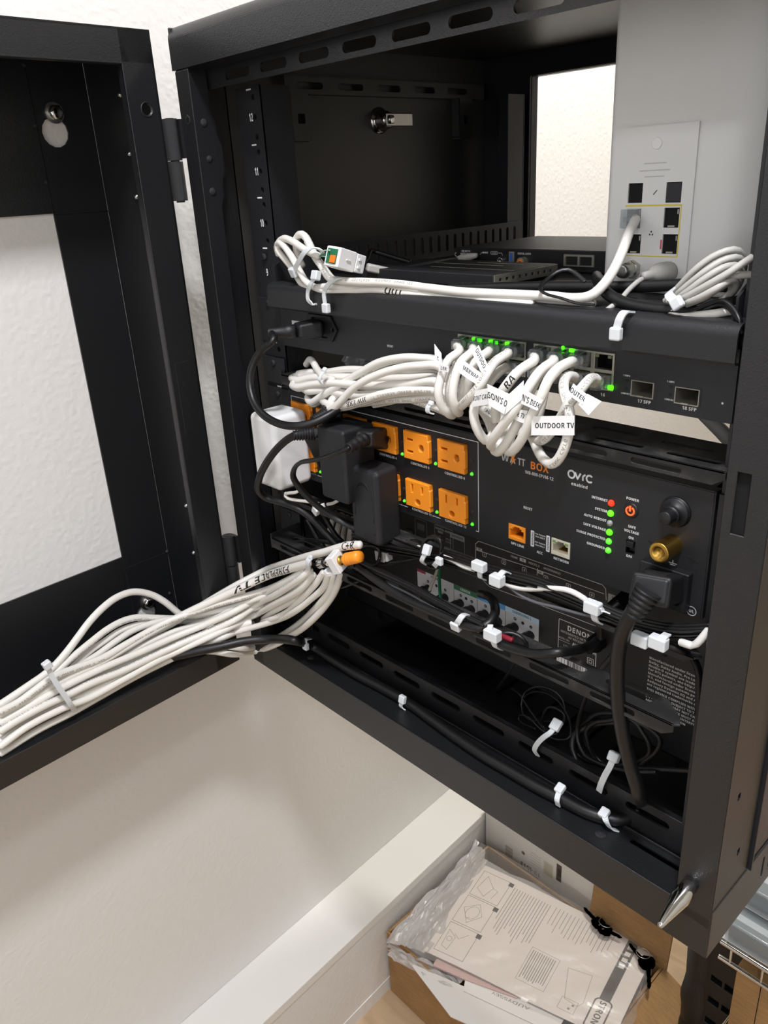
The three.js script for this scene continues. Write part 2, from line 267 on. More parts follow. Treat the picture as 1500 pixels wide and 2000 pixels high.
  for (let u = 1; u <= 12; u++) {
    obj('unit_mark', bx(-224.5, -217.5, u * 44.45 - 0.6, u * 44.45 + 0.6, -0.6, -0.35), M.mark, k);
    const g = bx(-225, -217.5, (u - 0.5) * 44.45 - 4.2, (u - 0.5) * 44.45 + 4.2, -0.6, -0.35), i = u - 1, cx = (128 + (i % 2) * 256) / 512, cy = 1 - (100 + Math.floor(i / 2) * 170) / 1024;
    uvFit(g, -225, -217.5, (u - 0.5) * 44.45 - 4.2, (u - 0.5) * 44.45 + 4.2); const a = g.getAttribute('uv'); for (let q = 0; q < a.count; q++) a.setXY(q, cx + (a.getX(q) - 0.5) * 0.4, cy + (a.getY(q) - 0.5) * 0.135);
    obj('unit_number', g, dm, k);
  }
  // hinges and the chrome locating pin
  for (const y of [480, 60]) { const h = obj('hinge', [at(cyl(7, 7, 35, 20), -289, y + 18, 43), bx(-289, -281, y + 2, y + 35, 35, 38)], m, k); obj('hinge_knuckle', [at(cyl(7, 7, 34, 20), -289, y - 17.5, 43), bx(-293, -287, y - 34, y, 44, 49)], m, h); obj('hinge_pin', at(cyl(4, 4, 72, 14), -289, y, 43), M.rail, h); }
  const a = P(1350, 1712, 35), b = P(1313, 1772, 76);
  const pin = obj('locating_pin', place(lathe([[0, 0], [5.6, 0], [5.6, 8], [6.4, 9], [6.4, 17], [2.3, 40], [1.7, 42], [1.2, 41], [0, 39]], 12), V(266, -8, 35), new THREE.Vector3(1, 0, 0), new THREE.Vector3(-0.1, -0.15, 1)), M.chrome, k, 'tapered chrome locating pin');
}

// ---------- the frame left on the wall ----------
{
  const t = thing('wall_frame', 'black metal wall-mounted half of the rack cabinet with a square cut-out showing the wall', 'wall frame'); inWalls(t);
  const m = M.black, Z = 560;
  obj('back_plate', pl('zy', [3, -64, Z, 585], -121.5, -119.5, [[62, 60, 440, 440], circ(44, 513, 13.5), circ(46, -24, 13.5)]), m, t);
  obj('top_rim', [bx(-121, 0, 584, 586, 0, Z), bx(-2, 0, 559, 586, 0, Z, 0.8), bx(-9, 0, 558, 560, 30, Z, 0.7)], m, t);
  obj('bottom_rim', [bx(-121, 0, -65, -63, 0, Z), bx(-2, 0, -64, -37, 0, Z, 0.8), bx(-12, 0, -38.5, -36.5, 16, Z, 0.8)], m, t);
  obj('hinge_rim', [bx(-121, 0, -64, 585, 0, 2), pl('zy', [0, -64, 32, 586], -2, 0, [circ(14, 523, 4.5)], 0.5), bx(-9, 0, -40, 560, 30.5, 32, 0.6), bx(-10, -1, 355, 420, 24, 31)], m, t);
  obj('far_rim', [bx(-121, 0, -64, 585, Z - 2, Z), bx(-2, 0, -64, 585, Z - 32, Z)], m, t);
  obj('grommet', at(lathe([[4.3, -1], [5.4, 0.8], [6.2, 0.6], [6.4, 0]], 22, 'x'), 0, 523, 14), M.plastic, t);
  obj('seam_strip', [bx(-119.5, -119.1, 440, 570, 61.2, 62.2), bx(-119.5, -119.1, -60, 60, 61.2, 62.2), bx(-119.5, -119.1, 438, 439, 3, 61), bx(-119.5, -119.1, 44, 45, 3, 61)], M.hole, t);
  obj('label_plate', bx(-0.2, 0.4, 222, 296, 8, 26, 0.3), M.black, t);
  for (const [y, z] of [[519, 63], [469, 63], [570, 62], [45, 3.5], [-11, 10]]) obj('rivet', at(lathe([[0, 2], [1.4, 1.7], [2.4, 0.5], [2.4, 0]], 10, 'x'), -119.5, y, z), M.rail, t);
  for (const [y, x] of [[541, -60], [490, -60], [451, -60], [120, -60], [60, -60]]) obj('rivet', at(lathe([[0, 3], [1.6, 2.7], [2.6, 0.8], [2.6, 0]], 10, 'z'), x, y, 2), M.steel, t);
  for (const [y, i] of [[530, 0], [-9, 1]]) {
    const s = thing('wall_screw', i ? 'lower zinc hex screw in the keyhole of the wall frame, behind the white cable arch' : 'upper zinc hex screw with washer above the round keyhole of the wall frame', 'screw'); inWalls(s);
    obj('washer', at(cyl(9.5, 9.5, 1.4, 24, 'x'), -118.7, y, 42), M.steel, s); obj('head', at(lathe([[0, 6.5], [4.2, 6.5], [7.2, 5.2], [7.2, 0]], 6, 'x'), -118, y, 42), M.chrome, s); obj('shank', at(cyl(3, 3, 12, 10, 'x'), -124, y, 42), M.steel, s);
  }
}
//PART2
// ---------- faces with printing: a canvas laid over a panel, in the panel's own millimetres ----------
function panelPrint(x0, x1, y0, y1, z, W, base, draw) {
  const s = W / (x1 - x0), H = Math.round((y1 - y0) * s);
  return canvas(W, H, (g) => {
    g.fillStyle = base; g.fillRect(0, 0, W, H);
    const X = (x) => (x - x0) * s, Y = (y) => (y1 - y) * s;
    const api = {
      g, s, X, Y,
      at: (u, v) => { const p = P(u, v, z); return [p.x / mm, p.y / mm]; },
      text(str, x, y, size, { col = '#e4e4e2', bold = false, align = 'center', font = 'sans-serif', rot = 0, stretch = 1, base: b = 'middle' } = {}) { g.save(); g.translate(X(x), Y(y)); g.rotate(rot); g.scale(stretch, 1); g.fillStyle = col; g.font = (bold ? 'bold ' : '') + (size * s) + 'px ' + font; g.textAlign = align; g.textBaseline = b; g.fillText(str, 0, 0); g.restore(); },
      textAt(str, u, v, size, o) { const [x, y] = api.at(u, v); api.text(str, x, y, size, o); },
      line(pts, w = 0.5, col = '#d8d8d6') { g.strokeStyle = col; g.lineWidth = w * s; g.lineJoin = 'round'; g.beginPath(); pts.forEach(([x, y], i) => (i ? g.lineTo(X(x), Y(y)) : g.moveTo(X(x), Y(y)))); g.stroke(); },
      rect(a, b, c, d, col) { g.fillStyle = col; g.fillRect(X(a), Y(d), (c - a) * s, (d - b) * s); },
      box(a, b, c, d, w = 0.4, col = '#d8d8d6', r = 1) { g.strokeStyle = col; g.lineWidth = w * s; g.beginPath(); g.roundRect(X(a), Y(d), (c - a) * s, (d - b) * s, r * s); g.stroke(); },
      dot(x, y, r, col) { g.fillStyle = col; g.beginPath(); g.arc(X(x), Y(y), r * s, 0, 7); g.fill(); },
      circle(x, y, r, w, col) { g.strokeStyle = col; g.lineWidth = w * s; g.beginPath(); g.arc(X(x), Y(y), r * s, 0, 7); g.stroke(); },
    };
    draw(api);
  });
}
function screw(parent, x, y, z, r = 3.4) { const s = obj('screw', at(lathe([[0, 2], [r * 0.7, 2], [r, 1.1], [r, 0]], 16, 'z'), x, y, z), M.rail, parent); obj('screw_slot', [at(bx(-r * 0.5, r * 0.5, -0.35, 0.35, 1.95, 2.15), x, y, z), at(bx(-0.35, 0.35, -r * 0.5, r * 0.5, 1.95, 2.15), x, y, z)], M.hole, s); }
// ear with its two screws on the left rail
function leftEar(parent, y0, y1, z = 0) { obj('ear', bx(-239, -204, y0, y1, z - 0.4, z + 1.6, 0.4), M.device, parent); }

// ---------- power distribution unit with orange outlets ----------
const pdu = thing('power_distribution_unit', 'black two-unit power distribution box with orange outlets and status lights', 'power unit');
{
  const x0 = -203, x1 = 236, y0 = 177, y1 = 266, t = pdu;
  const tx = panelPrint(x0, x1, y0, y1, 2, 2048, '#1a1b1d', (a) => {
    a.line([[-199, 184], [-199, 261], [45, 261], [45, 184], [42, 184]], 0.7);
    for (let i = 1; i <= 6; i++) {
      const x = 18.5 - (6 - i) * 40;
      a.text('CONTROLLED ' + i, x + 1, 227.2, 3.1, { bold: true });
      a.text('CONTROLLED ' + (i + 6), x + 1, 184, 3.1, { bold: true });
      a.line([[x - 26, 184], [x - 16, 184]], 0.6);
    }
    a.text('W', 72, 254, 8.2, { bold: true, col: '#b9b9b7' }); a.text('TT', 87.5, 253.6, 8.2, { bold: true, col: '#b9b9b7', stretch: 0.8 });
    a.text('A', 79.3, 253.8, 8.2, { bold: true, col: '#b9b9b7' });
    a.text('BOX', 104, 253.2, 8.4, { bold: true, col: '#e07a1c' });
    a.g.fillStyle = '#f08a24'; a.g.beginPath(); [[80.5, 258.4], [77, 253.6], [79.4, 253.9], [77.2, 248.6], [82.6, 255], [80, 254.6], [82.2, 258.4]].forEach(([x, y], i) => (i ? a.g.lineTo(a.X(x), a.Y(y)) : a.g.moveTo(a.X(x), a.Y(y)))); a.g.fill();
    a.text('WB-800-IPVM-12', 104, 246.8, 3.3, { bold: true, col: '#cfcfcd' });
    a.circle(132, 254.3, 2.7, 1.4, '#c9c9c7'); a.line([[135, 256.6], [137.2, 252], [139.6, 256.6]], 1.4, '#c9c9c7'); a.line([[141.6, 251.6], [141.6, 254.8], [143.6, 256.6]], 1.4, '#c9c9c7'); a.g.strokeStyle = '#c9c9c7'; a.g.lineWidth = 1.4 * a.s; a.g.beginPath(); a.g.arc(a.X(147), a.Y(254.2), 2.5 * a.s, 0.7, 5.6); a.g.stroke();
    a.text('enabled', 139, 247.6, 3.6, { col: '#d2d2d0', bold: true });
    a.dot(...a.at(1014, 987), 0.9, '#050505'); a.textAt('RESET', 1031, 993, 3.0, { bold: true });
    [['INTERNET', 241.6], ['SYSTEM', 233.8], ['AUTO REBOOT', 226.6], ['SAFE VOLTAGE', 219.6], ['SURGE PROTECTED', 212.5], ['GROUNDED', 205.4]].forEach(([s, y]) => a.text(s, 162.3, y, 2.7, { bold: true, align: 'right' }));
    a.text('POWER', 181, 247.6, 2.8, { bold: true }); a.text('SAFE', 182, 227.6, 2.6, { bold: true }); a.text('VOLTAGE', 182, 224, 2.6, { bold: true }); a.text('ON', 182, 219.4, 2.6, { bold: true }); a.text('OFF', 181.5, 205.4, 2.6, { bold: true });
    a.text('UPS LINK', 85, 184.5, 2.9, { bold: true }); a.text('ACC', 106.5, 184.5, 2.9, { bold: true }); a.text('NETWORK', 126, 184.3, 2.9, { bold: true });
    for (const x of [97.5, 112]) { a.g.fillStyle = '#e4e4e2'; a.g.beginPath(); a.g.roundRect(a.X(x), a.Y(201), 3.4 * a.s, 13.5 * a.s, 0.8 * a.s); a.g.fill(); a.text('WARNING', x + 1.8, 194.2, 2.3, { bold: true, col: '#18191b', rot: x < 100 ? -Math.PI / 2 : Math.PI / 2 }); }
    [[199.4, 'For Future'], [197.2, 'Use ONLY'], [192.4, 'For Future'], [190.2, 'Use ONLY']].forEach(([y, s]) => a.text(s, 106.4, y, 1.9, { bold: true }));
    a.line([[213.4, 213], [213.4, 210.6]], 0.6); a.line([[210.4, 210.6], [216.4, 210.6]], 0.6); a.line([[211.4, 209.4], [215.4, 209.4]], 0.6); a.line([[212.4, 208.2], [214.4, 208.2]], 0.6);
    a.circle(229.5, 180.6, 3.2, 0.6, '#bdbdbb'); a.text('UL', 229.5, 180.6, 3.2, { bold: true, col: '#bdbdbb' }); a.text('AC INPUT', 210, 179.6, 2.2, { bold: true });
  });
  const cut = []; for (let i = 0; i < 6; i++) for (const y of [244, 200]) cut.push([18.5 - i * 40 - 15.4, y - 12.6, 18.5 - i * 40 + 15.4, y + 12.6]);
  cut.push([77, 188, 92.5, 200.5], [117.5, 187.5, 133.5, 200.5], [178.5, 207.5, 185.5, 217.5]);
  obj('face_plate', uvFit(pl('xy', [x0, y0, x1, y1], 0, 2, cut), x0, x1, y0, y1), std({ map: tx, roughness: 0.5, bumpMap: null }), t);
  obj('chassis', [bx(-201, 233, y1 - 1.5, y1, -55, 0), bx(-201, 233, y0, y0 + 1.5, -55, 0), bx(-201, -199.5, y0, y1, -55, 0), bx(231.5, 233, y0, y1, -55, 0), bx(-201, 233, y0, y1, -57, -55)], M.device, t);
  obj('front_lip', [bx(-203, 236, y1, y1 + 1.2, -6, 2, 0.4), bx(236, 237.2, y0, y1 + 1.2, -6, 2, 0.4)], M.device, t);
  leftEar(t, 178.5, 266); obj('ear', [bx(238.5, 276, 178.5, 266, -0.4, 1.4, 0.4)], M.device, t);
  screw(t, -222, 259, 1.6); screw(t, -222, 185, 1.6);
  for (let i = 0; i < 6; i++) for (const [y, top] of [[244, 1], [200, 0]]) {
    const x = 18.5 - i * 40, o = [[x - 15.2, y - 12.4], [x + 14.2, y - 12.4], [x + 14.2, y - 8], [x + 15.2, y - 7], [x + 15.2, y + 7], [x + 14.2, y + 8], [x + 14.2, y + 12.4], [x - 15.2, y + 12.4]];
    const h = top ? [[x - 11, y + 4.4, x - 4, y + 6.2], [x - 11, y - 6.2, x - 4, y - 4.4], [x + 3.6, y - 3, x + 9, y + 3, 2.6]] : [[x - 7.6, y + 1.6, x - 5.8, y + 9], [x + 4.6, y + 2.4, x + 6.4, y + 8.6], [x - 3, y - 9, x + 2.6, y - 4, 2.4]];
    const q = obj('outlet', pl('xy', o, -3, 5.4, h, 0.7), M.orange, t);
    obj('contact_plate', bx(x - 14, x + 14, y - 11.5, y + 11.5, -4.5, -3), M.orangeDark, q);
    if (top) obj('contact', bx(x + 7, x + 8, y - 1.6, y + 1.6, -3, 3.5), M.steel, q);
    obj('light', at(lathe([[0, 1.7], [1.1, 1.4], [1.6, 0], [0, 0]], 14, 'z'), x + 20, y - 11, 2), M.greenSoft, t, 'small green light');
    obj('screw', at(lathe([[0, 0.8], [1.6, 0.7], [2, 0]], 10, 'z'), x + 20, y, 2), M.rail, t);
  }
  [[241, M.red], [233.3, M.green], [226, M.greyLed], [219, M.green], [212, M.greenSoft], [205, M.greenSoft]].forEach(([y, m], i) => obj('status_light', at(lathe([[0, 2.6], [1.5, 2.1], [2.3, 0.8], [2.4, 0], [0, 0]], 18, 'z'), 165.3, y, 2), m, t, ['red status light', 'green status light', 'unlit grey status light', 'green status light', 'green status light', 'green status light'][i]));
  const pb = obj('power_button', at(lathe([[0, 1.2], [4.6, 1.2], [5.4, 0.6], [5.6, 0]], 26, 'z'), 180.5, 239.5, 2), M.plastic, t);
  const arc = []; for (let i = 0; i <= 16; i++) { const f = Math.PI / 2 + 0.55 + (Math.PI * 2 - 1.1) * i / 16; arc.push(V(180.5 + 2.9 * Math.cos(f), 239.5 + 2.9 * Math.sin(f), 3.3)); }
  obj('power_symbol', [sweep(arc, 0.62, { step: 0.0006, seg: 6 }), bx(179.9, 181.1, 239.4, 243.2, 3, 3.9)], std({ color: 0xff5a28, emissive: 0xff4a1c, emissiveIntensity: 1.5 }), pb, 'lit orange-red power symbol');
  obj('breaker', [at(lathe([[6, 7], [6.2, 3.4], [9.4, 3.2], [9.6, 1.2], [10.4, 0.8], [10.6, 0], [0, 0]], 26, 'z'), 212, 247, 2), at(lathe([[0, 15], [3.9, 14.6], [4.6, 13.6], [4.6, 8], [6, 7]], 22, 'z'), 212, 247, 2)], M.plastic, t);
  obj('ground_post', [at(lathe([[0, 15], [3.2, 15], [3.4, 17.6], [6.4, 17.6], [7.1, 17], [7.1, 0]], 26, 'z'), 212, 224, 2)], M.brass, t, 'brass ground post');
  obj('slide_switch', [bx(179, 185, 208, 217, -3, -2), bx(179.4, 184.6, 212.6, 217, -2, 3.4, 0.4), bx(179.4, 184.6, 213.5, 214, 3.3, 3.8), bx(179.4, 184.6, 215.2, 215.7, 3.3, 3.8)], M.plastic, t);
  for (const [x, y] of [[199, 219.6], [226.5, 217]]) obj('punched_tab', pl('xy', [[x - 5, y + 2], [x, y + 1.4], [x + 6, y - 1.6], [x + 2, y - 1], [x, y - 2.4]], 1.6, 2.15), M.hole, t);
  const jack = (name, x, y, w, h, m, inner, tabs) => { const j = obj(name, [pl('xy', [x, y, x + w, y + h], -12, 3, [[[x + 1.6, y + 3], [x + w - 1.6, y + 3], [x + w - 1.6, y + 9], [x + w - 3.8, y + 9], [x + w - 3.8, y + 10.6], [x + w - 5.4, y + 10.6], [x + w - 5.4, y + 11.6], [x + 5.4, y + 11.6], [x + 5.4, y + 10.6], [x + 3.8, y + 10.6], [x + 3.8, y + 9], [x + 1.6, y + 9]]], 0.3)], m, t); obj('jack_interior', bx(x + 1, x + w - 1, y + 2.4, y + 12, -12.6, -11), inner, j); obj('contacts', Array.from({ length: 8 }, (_, i) => bx(x + 4.1 + i * 1.02, x + 4.6 + i * 1.02, y + 3, y + 3.6, -9, -1)), M.brass, j); return j; };
  jack('link_jack', 76.6, 188, 16.2, 13, M.orange, M.orangeDark);
  const nj = jack('network_jack', 117.3, 187.6, 16.4, 13.2, std({ color: 0xd8d3bd, roughness: 0.45 }), M.hole); obj('jack_light', [bx(118.5, 121.3, 197.6, 199.6, 2.4, 3.2), bx(129.6, 132.4, 197.6, 199.6, 2.4, 3.2)], std({ color: 0x7c9a5c, roughness: 0.4 }), nj);
  obj('power_inlet', [pl('xy', [193, 180, 228, 208.5, 1], 1, 8, [[197.5, 184, 223.5, 204, 2.5]], 0.6), bx(197, 224, 183.5, 204.5, -6, -4)], M.plastic, t);
}

// ---------- network switch ----------
const sw = thing('network_switch', 'black one-unit network switch with eighteen ports above the white patch cable loops', 'network switch');
{
  const t = sw, x0 = -203, x1 = 241, y0 = 310.8, y1 = 355;
  const tx = panelPrint(x0, x1, y0, y1, 2, 2048, '#212327', (a) => {
    [['1', 914, 641], ['3', 947, 645], ['5', 980, 648], ['7', 1014, 652], ['9', 1066, 658], ['11', 1105, 662], ['13', 1144, 666], ['15', 1185, 671], ['16', 1177, 771]].forEach(([s, u, v]) => a.textAt(s, u, v, 3.2, { bold: true }));
    a.textAt('1 GBPS', 902, 643, 1.5, { bold: true }); a.textAt('LINK/ACT', 925, 648, 1.5, { bold: true });
    a.textAt('RESET', 762, 676, 2.6, { bold: true }); a.dot(...a.at(763, 684), 0.8, '#050505');
    a.textAt('17 SFP', 1258, 785, 3.1, { bold: true }); a.textAt('18 SFP', 1346, 799, 3.1, { bold: true });
    for (const [u, v] of [[1224, 734], [1310, 746]]) { a.textAt('1 GBPS', u, v, 1.5, { bold: true }); a.textAt('LINK/ACT', u - 2, v + 35, 1.5, { bold: true }); a.dot(...a.at(u + 1, v + 9), 1.2, '#060606'); a.dot(...a.at(u - 1, v + 25), 1.2, '#060606'); }
    a.dot(...a.at(1411, 788), 0.7, '#d8d8d6');
    a.rect(-186, 327, -168, 336, '#e6e6e4');
  });
  const cut = [[26, 318.6, 90, 343.6], [97, 318.6, 161.5, 343.6], [174.5, 318, 190.5, 328.5], [204.5, 318, 220.5, 328.5]];
  obj('face_plate', uvFit(pl('xy', [x0, y0, x1, y1], 0, 2, cut), x0, x1, y0, y1), std({ map: tx, roughness: 0.48 }), t);
  obj('chassis', [bx(-203, 238, y1 - 1.2, y1, -200, 0), bx(-203, 238, y0, y0 + 1.2, -200, 0), bx(-203, -201.8, y0, y1, -200, 0), bx(236.8, 238, y0, y1, -200, 0), bx(-203, 238, y0, y1, -202, -200)], M.device, t);
  leftEar(t, 312, 354.5); obj('ear', bx(241.4, 276, 312, 354.5, -0.4, 1.4, 0.4), M.device, t); screw(t, -222, 349, 1.6); screw(t, -222, 317, 1.6);
  const pit = 16.1;
  [[26, 0], [97, 8]].forEach(([bx0, first]) => {
    const hs = []; for (let c = 0; c < 4; c++) for (const y of [[332.4, 342], [320.4, 330]]) hs.push([bx0 + c * pit + 1.6, y[0], bx0 + c * pit + 14.6, y[1]]);
    const b = obj('port_bank', [pl('xy', [bx0, 318.6, bx0 + 64.4, 343.6], -1, 2.8, hs, 0.2)], M.silver, t, 'silver bank of eight network ports');
    obj('port_interior', [bx(bx0 + 0.5, bx0 + 63.8, 319, 343.2, -14, -13), ...[0, 1, 2, 3, 4].map((c) => bx(bx0 + c * pit - (c === 4 ? 1.5 : 0) + 0.2, bx0 + c * pit + 1, 319, 343.2, -13, -1)), bx(bx0 + 0.5, bx0 + 63.8, 330.6, 331.8, -13, -1)], M.hole, b);
    for (let c = 0; c < 4; c++) obj('port_light', [bx(bx0 + c * pit + 2, bx0 + c * pit + 4.6, 340, 341.9, 2.2, 3), bx(bx0 + c * pit + 11.4, bx0 + c * pit + 14, 340, 341.9, 2.2, 3)], std({ color: 0x6f7a5c, roughness: 0.4 }), b);
  });
  for (const x of [174.5, 204.5]) { const c = obj('module_cage', [pl('xy', [x, 318, x + 16, 328.6], -30, 3.4, [[x + 0.8, 318.9, x + 15.2, 327.9]], 0.2), bx(x + 5.5, x + 10, 318.6, 319.6, 3.4, 5)], M.silver, t); obj('cage_interior', bx(x + 0.5, x + 15.5, 318.5, 328.2, -31, -30), M.hole, c); }
  const lit = [[925, 662, 1.1], [937, 664, 2.1], [959, 667, 1.8], [970, 669, 1.2], [991, 671, 1.8], [1100, 679, 1], [1117, 684, 1.9]];
  for (const [u, v, r] of lit) { const p = P(u, v, 3.2); obj('link_light', bx(p.x / mm - r, p.x / mm + r, p.y / mm - 1.3, p.y / mm + 1.2, 2.8, 4.2, 0.5), M.green, t, 'lit green link light'); }
  { const p = P(1193, 757, 3.2); obj('link_light', bx(p.x / mm - 2, p.x / mm + 2, p.y / mm - 1.6, p.y / mm + 1.6, 2.6, 4.4, 0.7), M.green, t, 'lit green link light'); }
  obj('power_inlet', [pl('xy', [[-157, 322], [-125, 322], [-117, 333], [-125, 345], [-157, 345], [-165, 333]], 2, 4.6, [[-152, 325, -130, 342, 2], circ(-122.5, 333, 1.6), circ(-159.5, 333, 1.6)], 0.5), bx(-153, -129, 324, 343, -2, 0)], M.plastic, t);
}

// ---------- lacing bars across the rack ----------
function lacingBar(label, yTop, zBack, zFront, lip, sl, closed) {
  const t = thing('lacing_bar', label, 'lacing bar', 'slotted lacing bars across the rack');
  obj('flange', pl('xz', [[-204, zBack], [228, zBack], [243, zBack + (zFront - zBack) * 0.55], [247, zFront - 3], [243, zFront], [-204, zFront]], yTop - 1.4, yTop, sl, 0.2), M.dusty, t);
  if (closed) obj('lower_plate', bx(-204, 236, yTop - 5, yTop - 4, zBack, zFront - 1.4), M.dusty, t);
  const ls = []; for (let i = 0; i < 8; i++) ls.push([-190 + i * 53, yTop - lip + 2.5, -155 + i * 53, yTop - 3.6, 2]);
  obj('front_lip', pl('xy', [[-204, yTop - lip], [236, yTop - lip], [244, yTop - lip + 5], [244, yTop], [-204, yTop]], zFront - 1.4, zFront, lip > 7 ? ls : [], 0.2), M.dusty, t);
  obj('ear', [bx(-240, -204, yTop - 12, yTop + 14, 1.8, 3.2, 0.3), bx(-206, -204, yTop - 12, yTop + 4, Math.min(1.8, zFront - 4), zFront, 0.3)], M.device, t);
  screw(t, -222, yTop + 8, 3.2);
  return t;
}
const rowSlots = (z0, z1) => Array.from({ length: 8 }, (_, i) => [-186 + i * 53, z0, -150 + i * 53, z1, (z1 - z0) / 2 - 0.1]);
lacingBar('dusty black slotted bar directly under the network switch, below its two square module ports', 283, -42, 8, 10, rowSlots(-27, -20).concat(rowSlots(-8, -2).map((s) => [s[0] + 14, s[1], s[2] + 14, s[3], s[4]])), true);
lacingBar('black slotted bar under the power unit, carrying the tied black and white signal wires', 159, 2, 20, 6, rowSlots(7, 13));
lacingBar('dusty black slotted bar crossing the lower part of the receiver, above the coiled wires', 118, 18, 41, 11, rowSlots(23, 30));

// ---------- audio receiver ----------
const avr = thing('audio_receiver', 'black home theatre audio receiver, its rear panel with speaker terminals facing out', 'receiver');
{
  const t = avr, x0 = -200, x1 = 236, y0 = 14, y1 = 158, Z = -50;
  const tx = panelPrint(x0, x1, y0, y1, Z, 2048, '#0f1011', (a) => {
    const L = (pts, w = 0.6, c) => a.line(pts.map(([u, v]) => a.at(u, v)), w, c), T = (s, u, v, z, o) => a.textAt(s, u, v, z, o);
    L([[934, 1112], [929, 1100], [929, 1062], [935, 1057], [1176, 1142], [1183, 1150], [1184, 1172]]); L([[930, 1074], [1050, 1113], [1180, 1160]]); L([[1050, 1110], [1049, 1126]]); L([[930, 1090], [930, 1120], [955, 1145], [1050, 1180], [1170, 1225]], 0.5);
    const row = a.at(1040, 1101)[1], hx = (u, v) => a.at(u, v)[0];
    a.text('HDMI', hx(1004, 1090), row, 3); a.rect(hx(1015, 1093), row - 1.6, hx(1027, 1097), row + 1.6, '#cfcfcd'); a.text('IN', hx(1021, 1095), row, 2.4, { col: '#0f1011', bold: true }); a.text('HDCP2.3', hx(1043, 1103), row, 3); a.text('(ASSIGNABLE)', hx(1078, 1117), row, 2.8, { align: 'center' });
    [[946, 1083], [984, 1098], [1024, 1113], [1066, 1129], [1110, 1145], [1156, 1162]].forEach(([u, v], i) => { const [x, y] = a.at(u, v); a.box(x - 2.1, y - 2.1, x + 2.1, y + 2.1, 0.5, '#d8d8d6', 0.8); a.text(String(i + 1), x, y - 0.1, 3, { bold: true }); });
    for (const [u, v] of [[936, 1073], [1055, 1118]]) { const [x, y] = a.at(u, v); a.rect(x - 3.4, y - 1.5, x + 3.4, y + 1.5, '#b5b5b3'); a.text('8K', x, y, 2.4, { col: '#0f1011', bold: true }); }
    T('FLASH', 983, 1111, 2.2);
    { const [x, y] = a.at(1196, 1170); a.rect(x - 4, y - 4.5, x + 14, y + 4, '#a5a5a3'); a.text('HDMI', x + 4, y + 1.6, 3.4, { col: '#141516', bold: true }); a.text('OUT', x + 4, y - 2, 3.2, { col: '#141516', bold: true }); }
    // digital audio and network boxes at the upper left
    { const [x, y] = a.at(868, 1042); a.box(x - 13, y - 15, x + 11, y + 6, 0.5, '#8d8d8b'); a.text('DIGITAL AUDIO', x - 1, y + 3, 3, { col: '#a9a9a7', bold: true }); a.rect(x - 9, y - 1.4, x - 2, y + 1, '#77777a'); a.text('TV', x - 6, y - 5, 2.4, { col: '#a9a9a7' }); a.text('AUDIO', x - 6, y - 8, 2.4, { col: '#a9a9a7' }); a.text('MEDIA', x + 5, y - 5, 2.4, { col: '#a9a9a7' }); a.text('PLAYER', x + 5, y - 8, 2.4, { col: '#a9a9a7' }); }
    { const [x, y] = a.at(893, 1050); a.rect(x - 9, y - 2.4, x + 9, y + 3, '#7f8185'); a.text('NETWORK', x, y + 0.4, 3, { col: '#26282b', bold: true }); a.box(x - 9, y - 22, x + 9, y + 3, 0.5, '#85878a'); }
    { const [x, y] = a.at(822, 1030); a.box(x - 8, y - 12, x + 8, y + 8, 0.5, '#7c7c7a'); a.rect(x - 5, y - 3, x + 5, y + 4, '#4c4d50'); }
    // speaker terminal field
    const yt = a.at(983, 1181)[1], xl = a.at(815, 1118)[0], xr = a.at(1053, 1207)[0], xs = [xl, a.at(886, 1143)[0], a.at(932, 1161)[0], a.at(987, 1183)[0], xr];
    a.rect(xl, yt - 24, xr, yt, '#c3c5c7');
    ['#c3c5c7', '#2f6b4c', '#4a9ad4', '#b6d3e4'].forEach((c, i) => { a.rect(xs[i], yt - 5.4, xs[i + 1], yt, c); a.text(['FRONT', 'CENTER', 'SURR B', 'SURROUND L'][i], (xs[i] + xs[i + 1]) / 2, yt - 2.8, 3.5, { col: ['#33363a', '#dfe6e2', '#b9d9ee', '#2c3a44'][i], bold: true }); if (i) a.line([[xs[i], yt - 22], [xs[i], yt - 6]], 0.5, '#3a3b3d'); });
    a.rect(xl, yt - 3, xl + 12, yt, '#8c2440');
    for (let i = 0; i < 4; i++) { const w = xs[i + 1] - xs[i], c = (xs[i] + xs[i + 1]) / 2; a.dot(c - w * 0.2, yt - 9.5, 1.6, '#26282a'); a.text('+', c - w * 0.2, yt - 9.5, 3, { col: '#d9dadb', bold: true }); a.dot(c + w * 0.27, yt - 11, 1.6, '#26282a'); a.text('-', c + w * 0.27, yt - 11, 3, { col: '#d9dadb', bold: true }); a.dot(c + w * 0.03, yt - 10.5, 1.7, '#1a1b1c'); }
    // rating label
    { const [bx0, by1] = a.at(1092, 1208); const w = 38, h = 34; a.box(bx0, by1 - h, bx0 + w, by1, 0.7); const c = bx0 + w / 2; a.text('DENON', c + 2, by1 - 5.5, 7, { bold: true }); a.text('INTEGRATED NETWORK', c, by1 - 11, 3.2); a.text('AV RECEIVER', c, by1 - 14.6, 3.2); a.text('MODEL NO.', bx0 + 6, by1 - 18, 2.2); a.text('AVR-S960H', c + 7, by1 - 19.2, 4.6, { bold: true }); a.line([[bx0, by1 - 20.5], [bx0 + 12, by1 - 20.5]], 0.4); a.text('120V ~ 60Hz', bx0 + 14, by1 - 24.5, 3.2); a.text('340W', bx0 + 6, by1 - 28.2, 3.2); a.box(bx0 + w - 8, by1 - 32, bx0 + w - 2, by1 - 26, 0.6, '#d8d8d6', 0.2); a.box(bx0 + w - 6.4, by1 - 30.4, bx0 + w - 3.6, by1 - 27.6, 0.6, '#d8d8d6', 0.2);
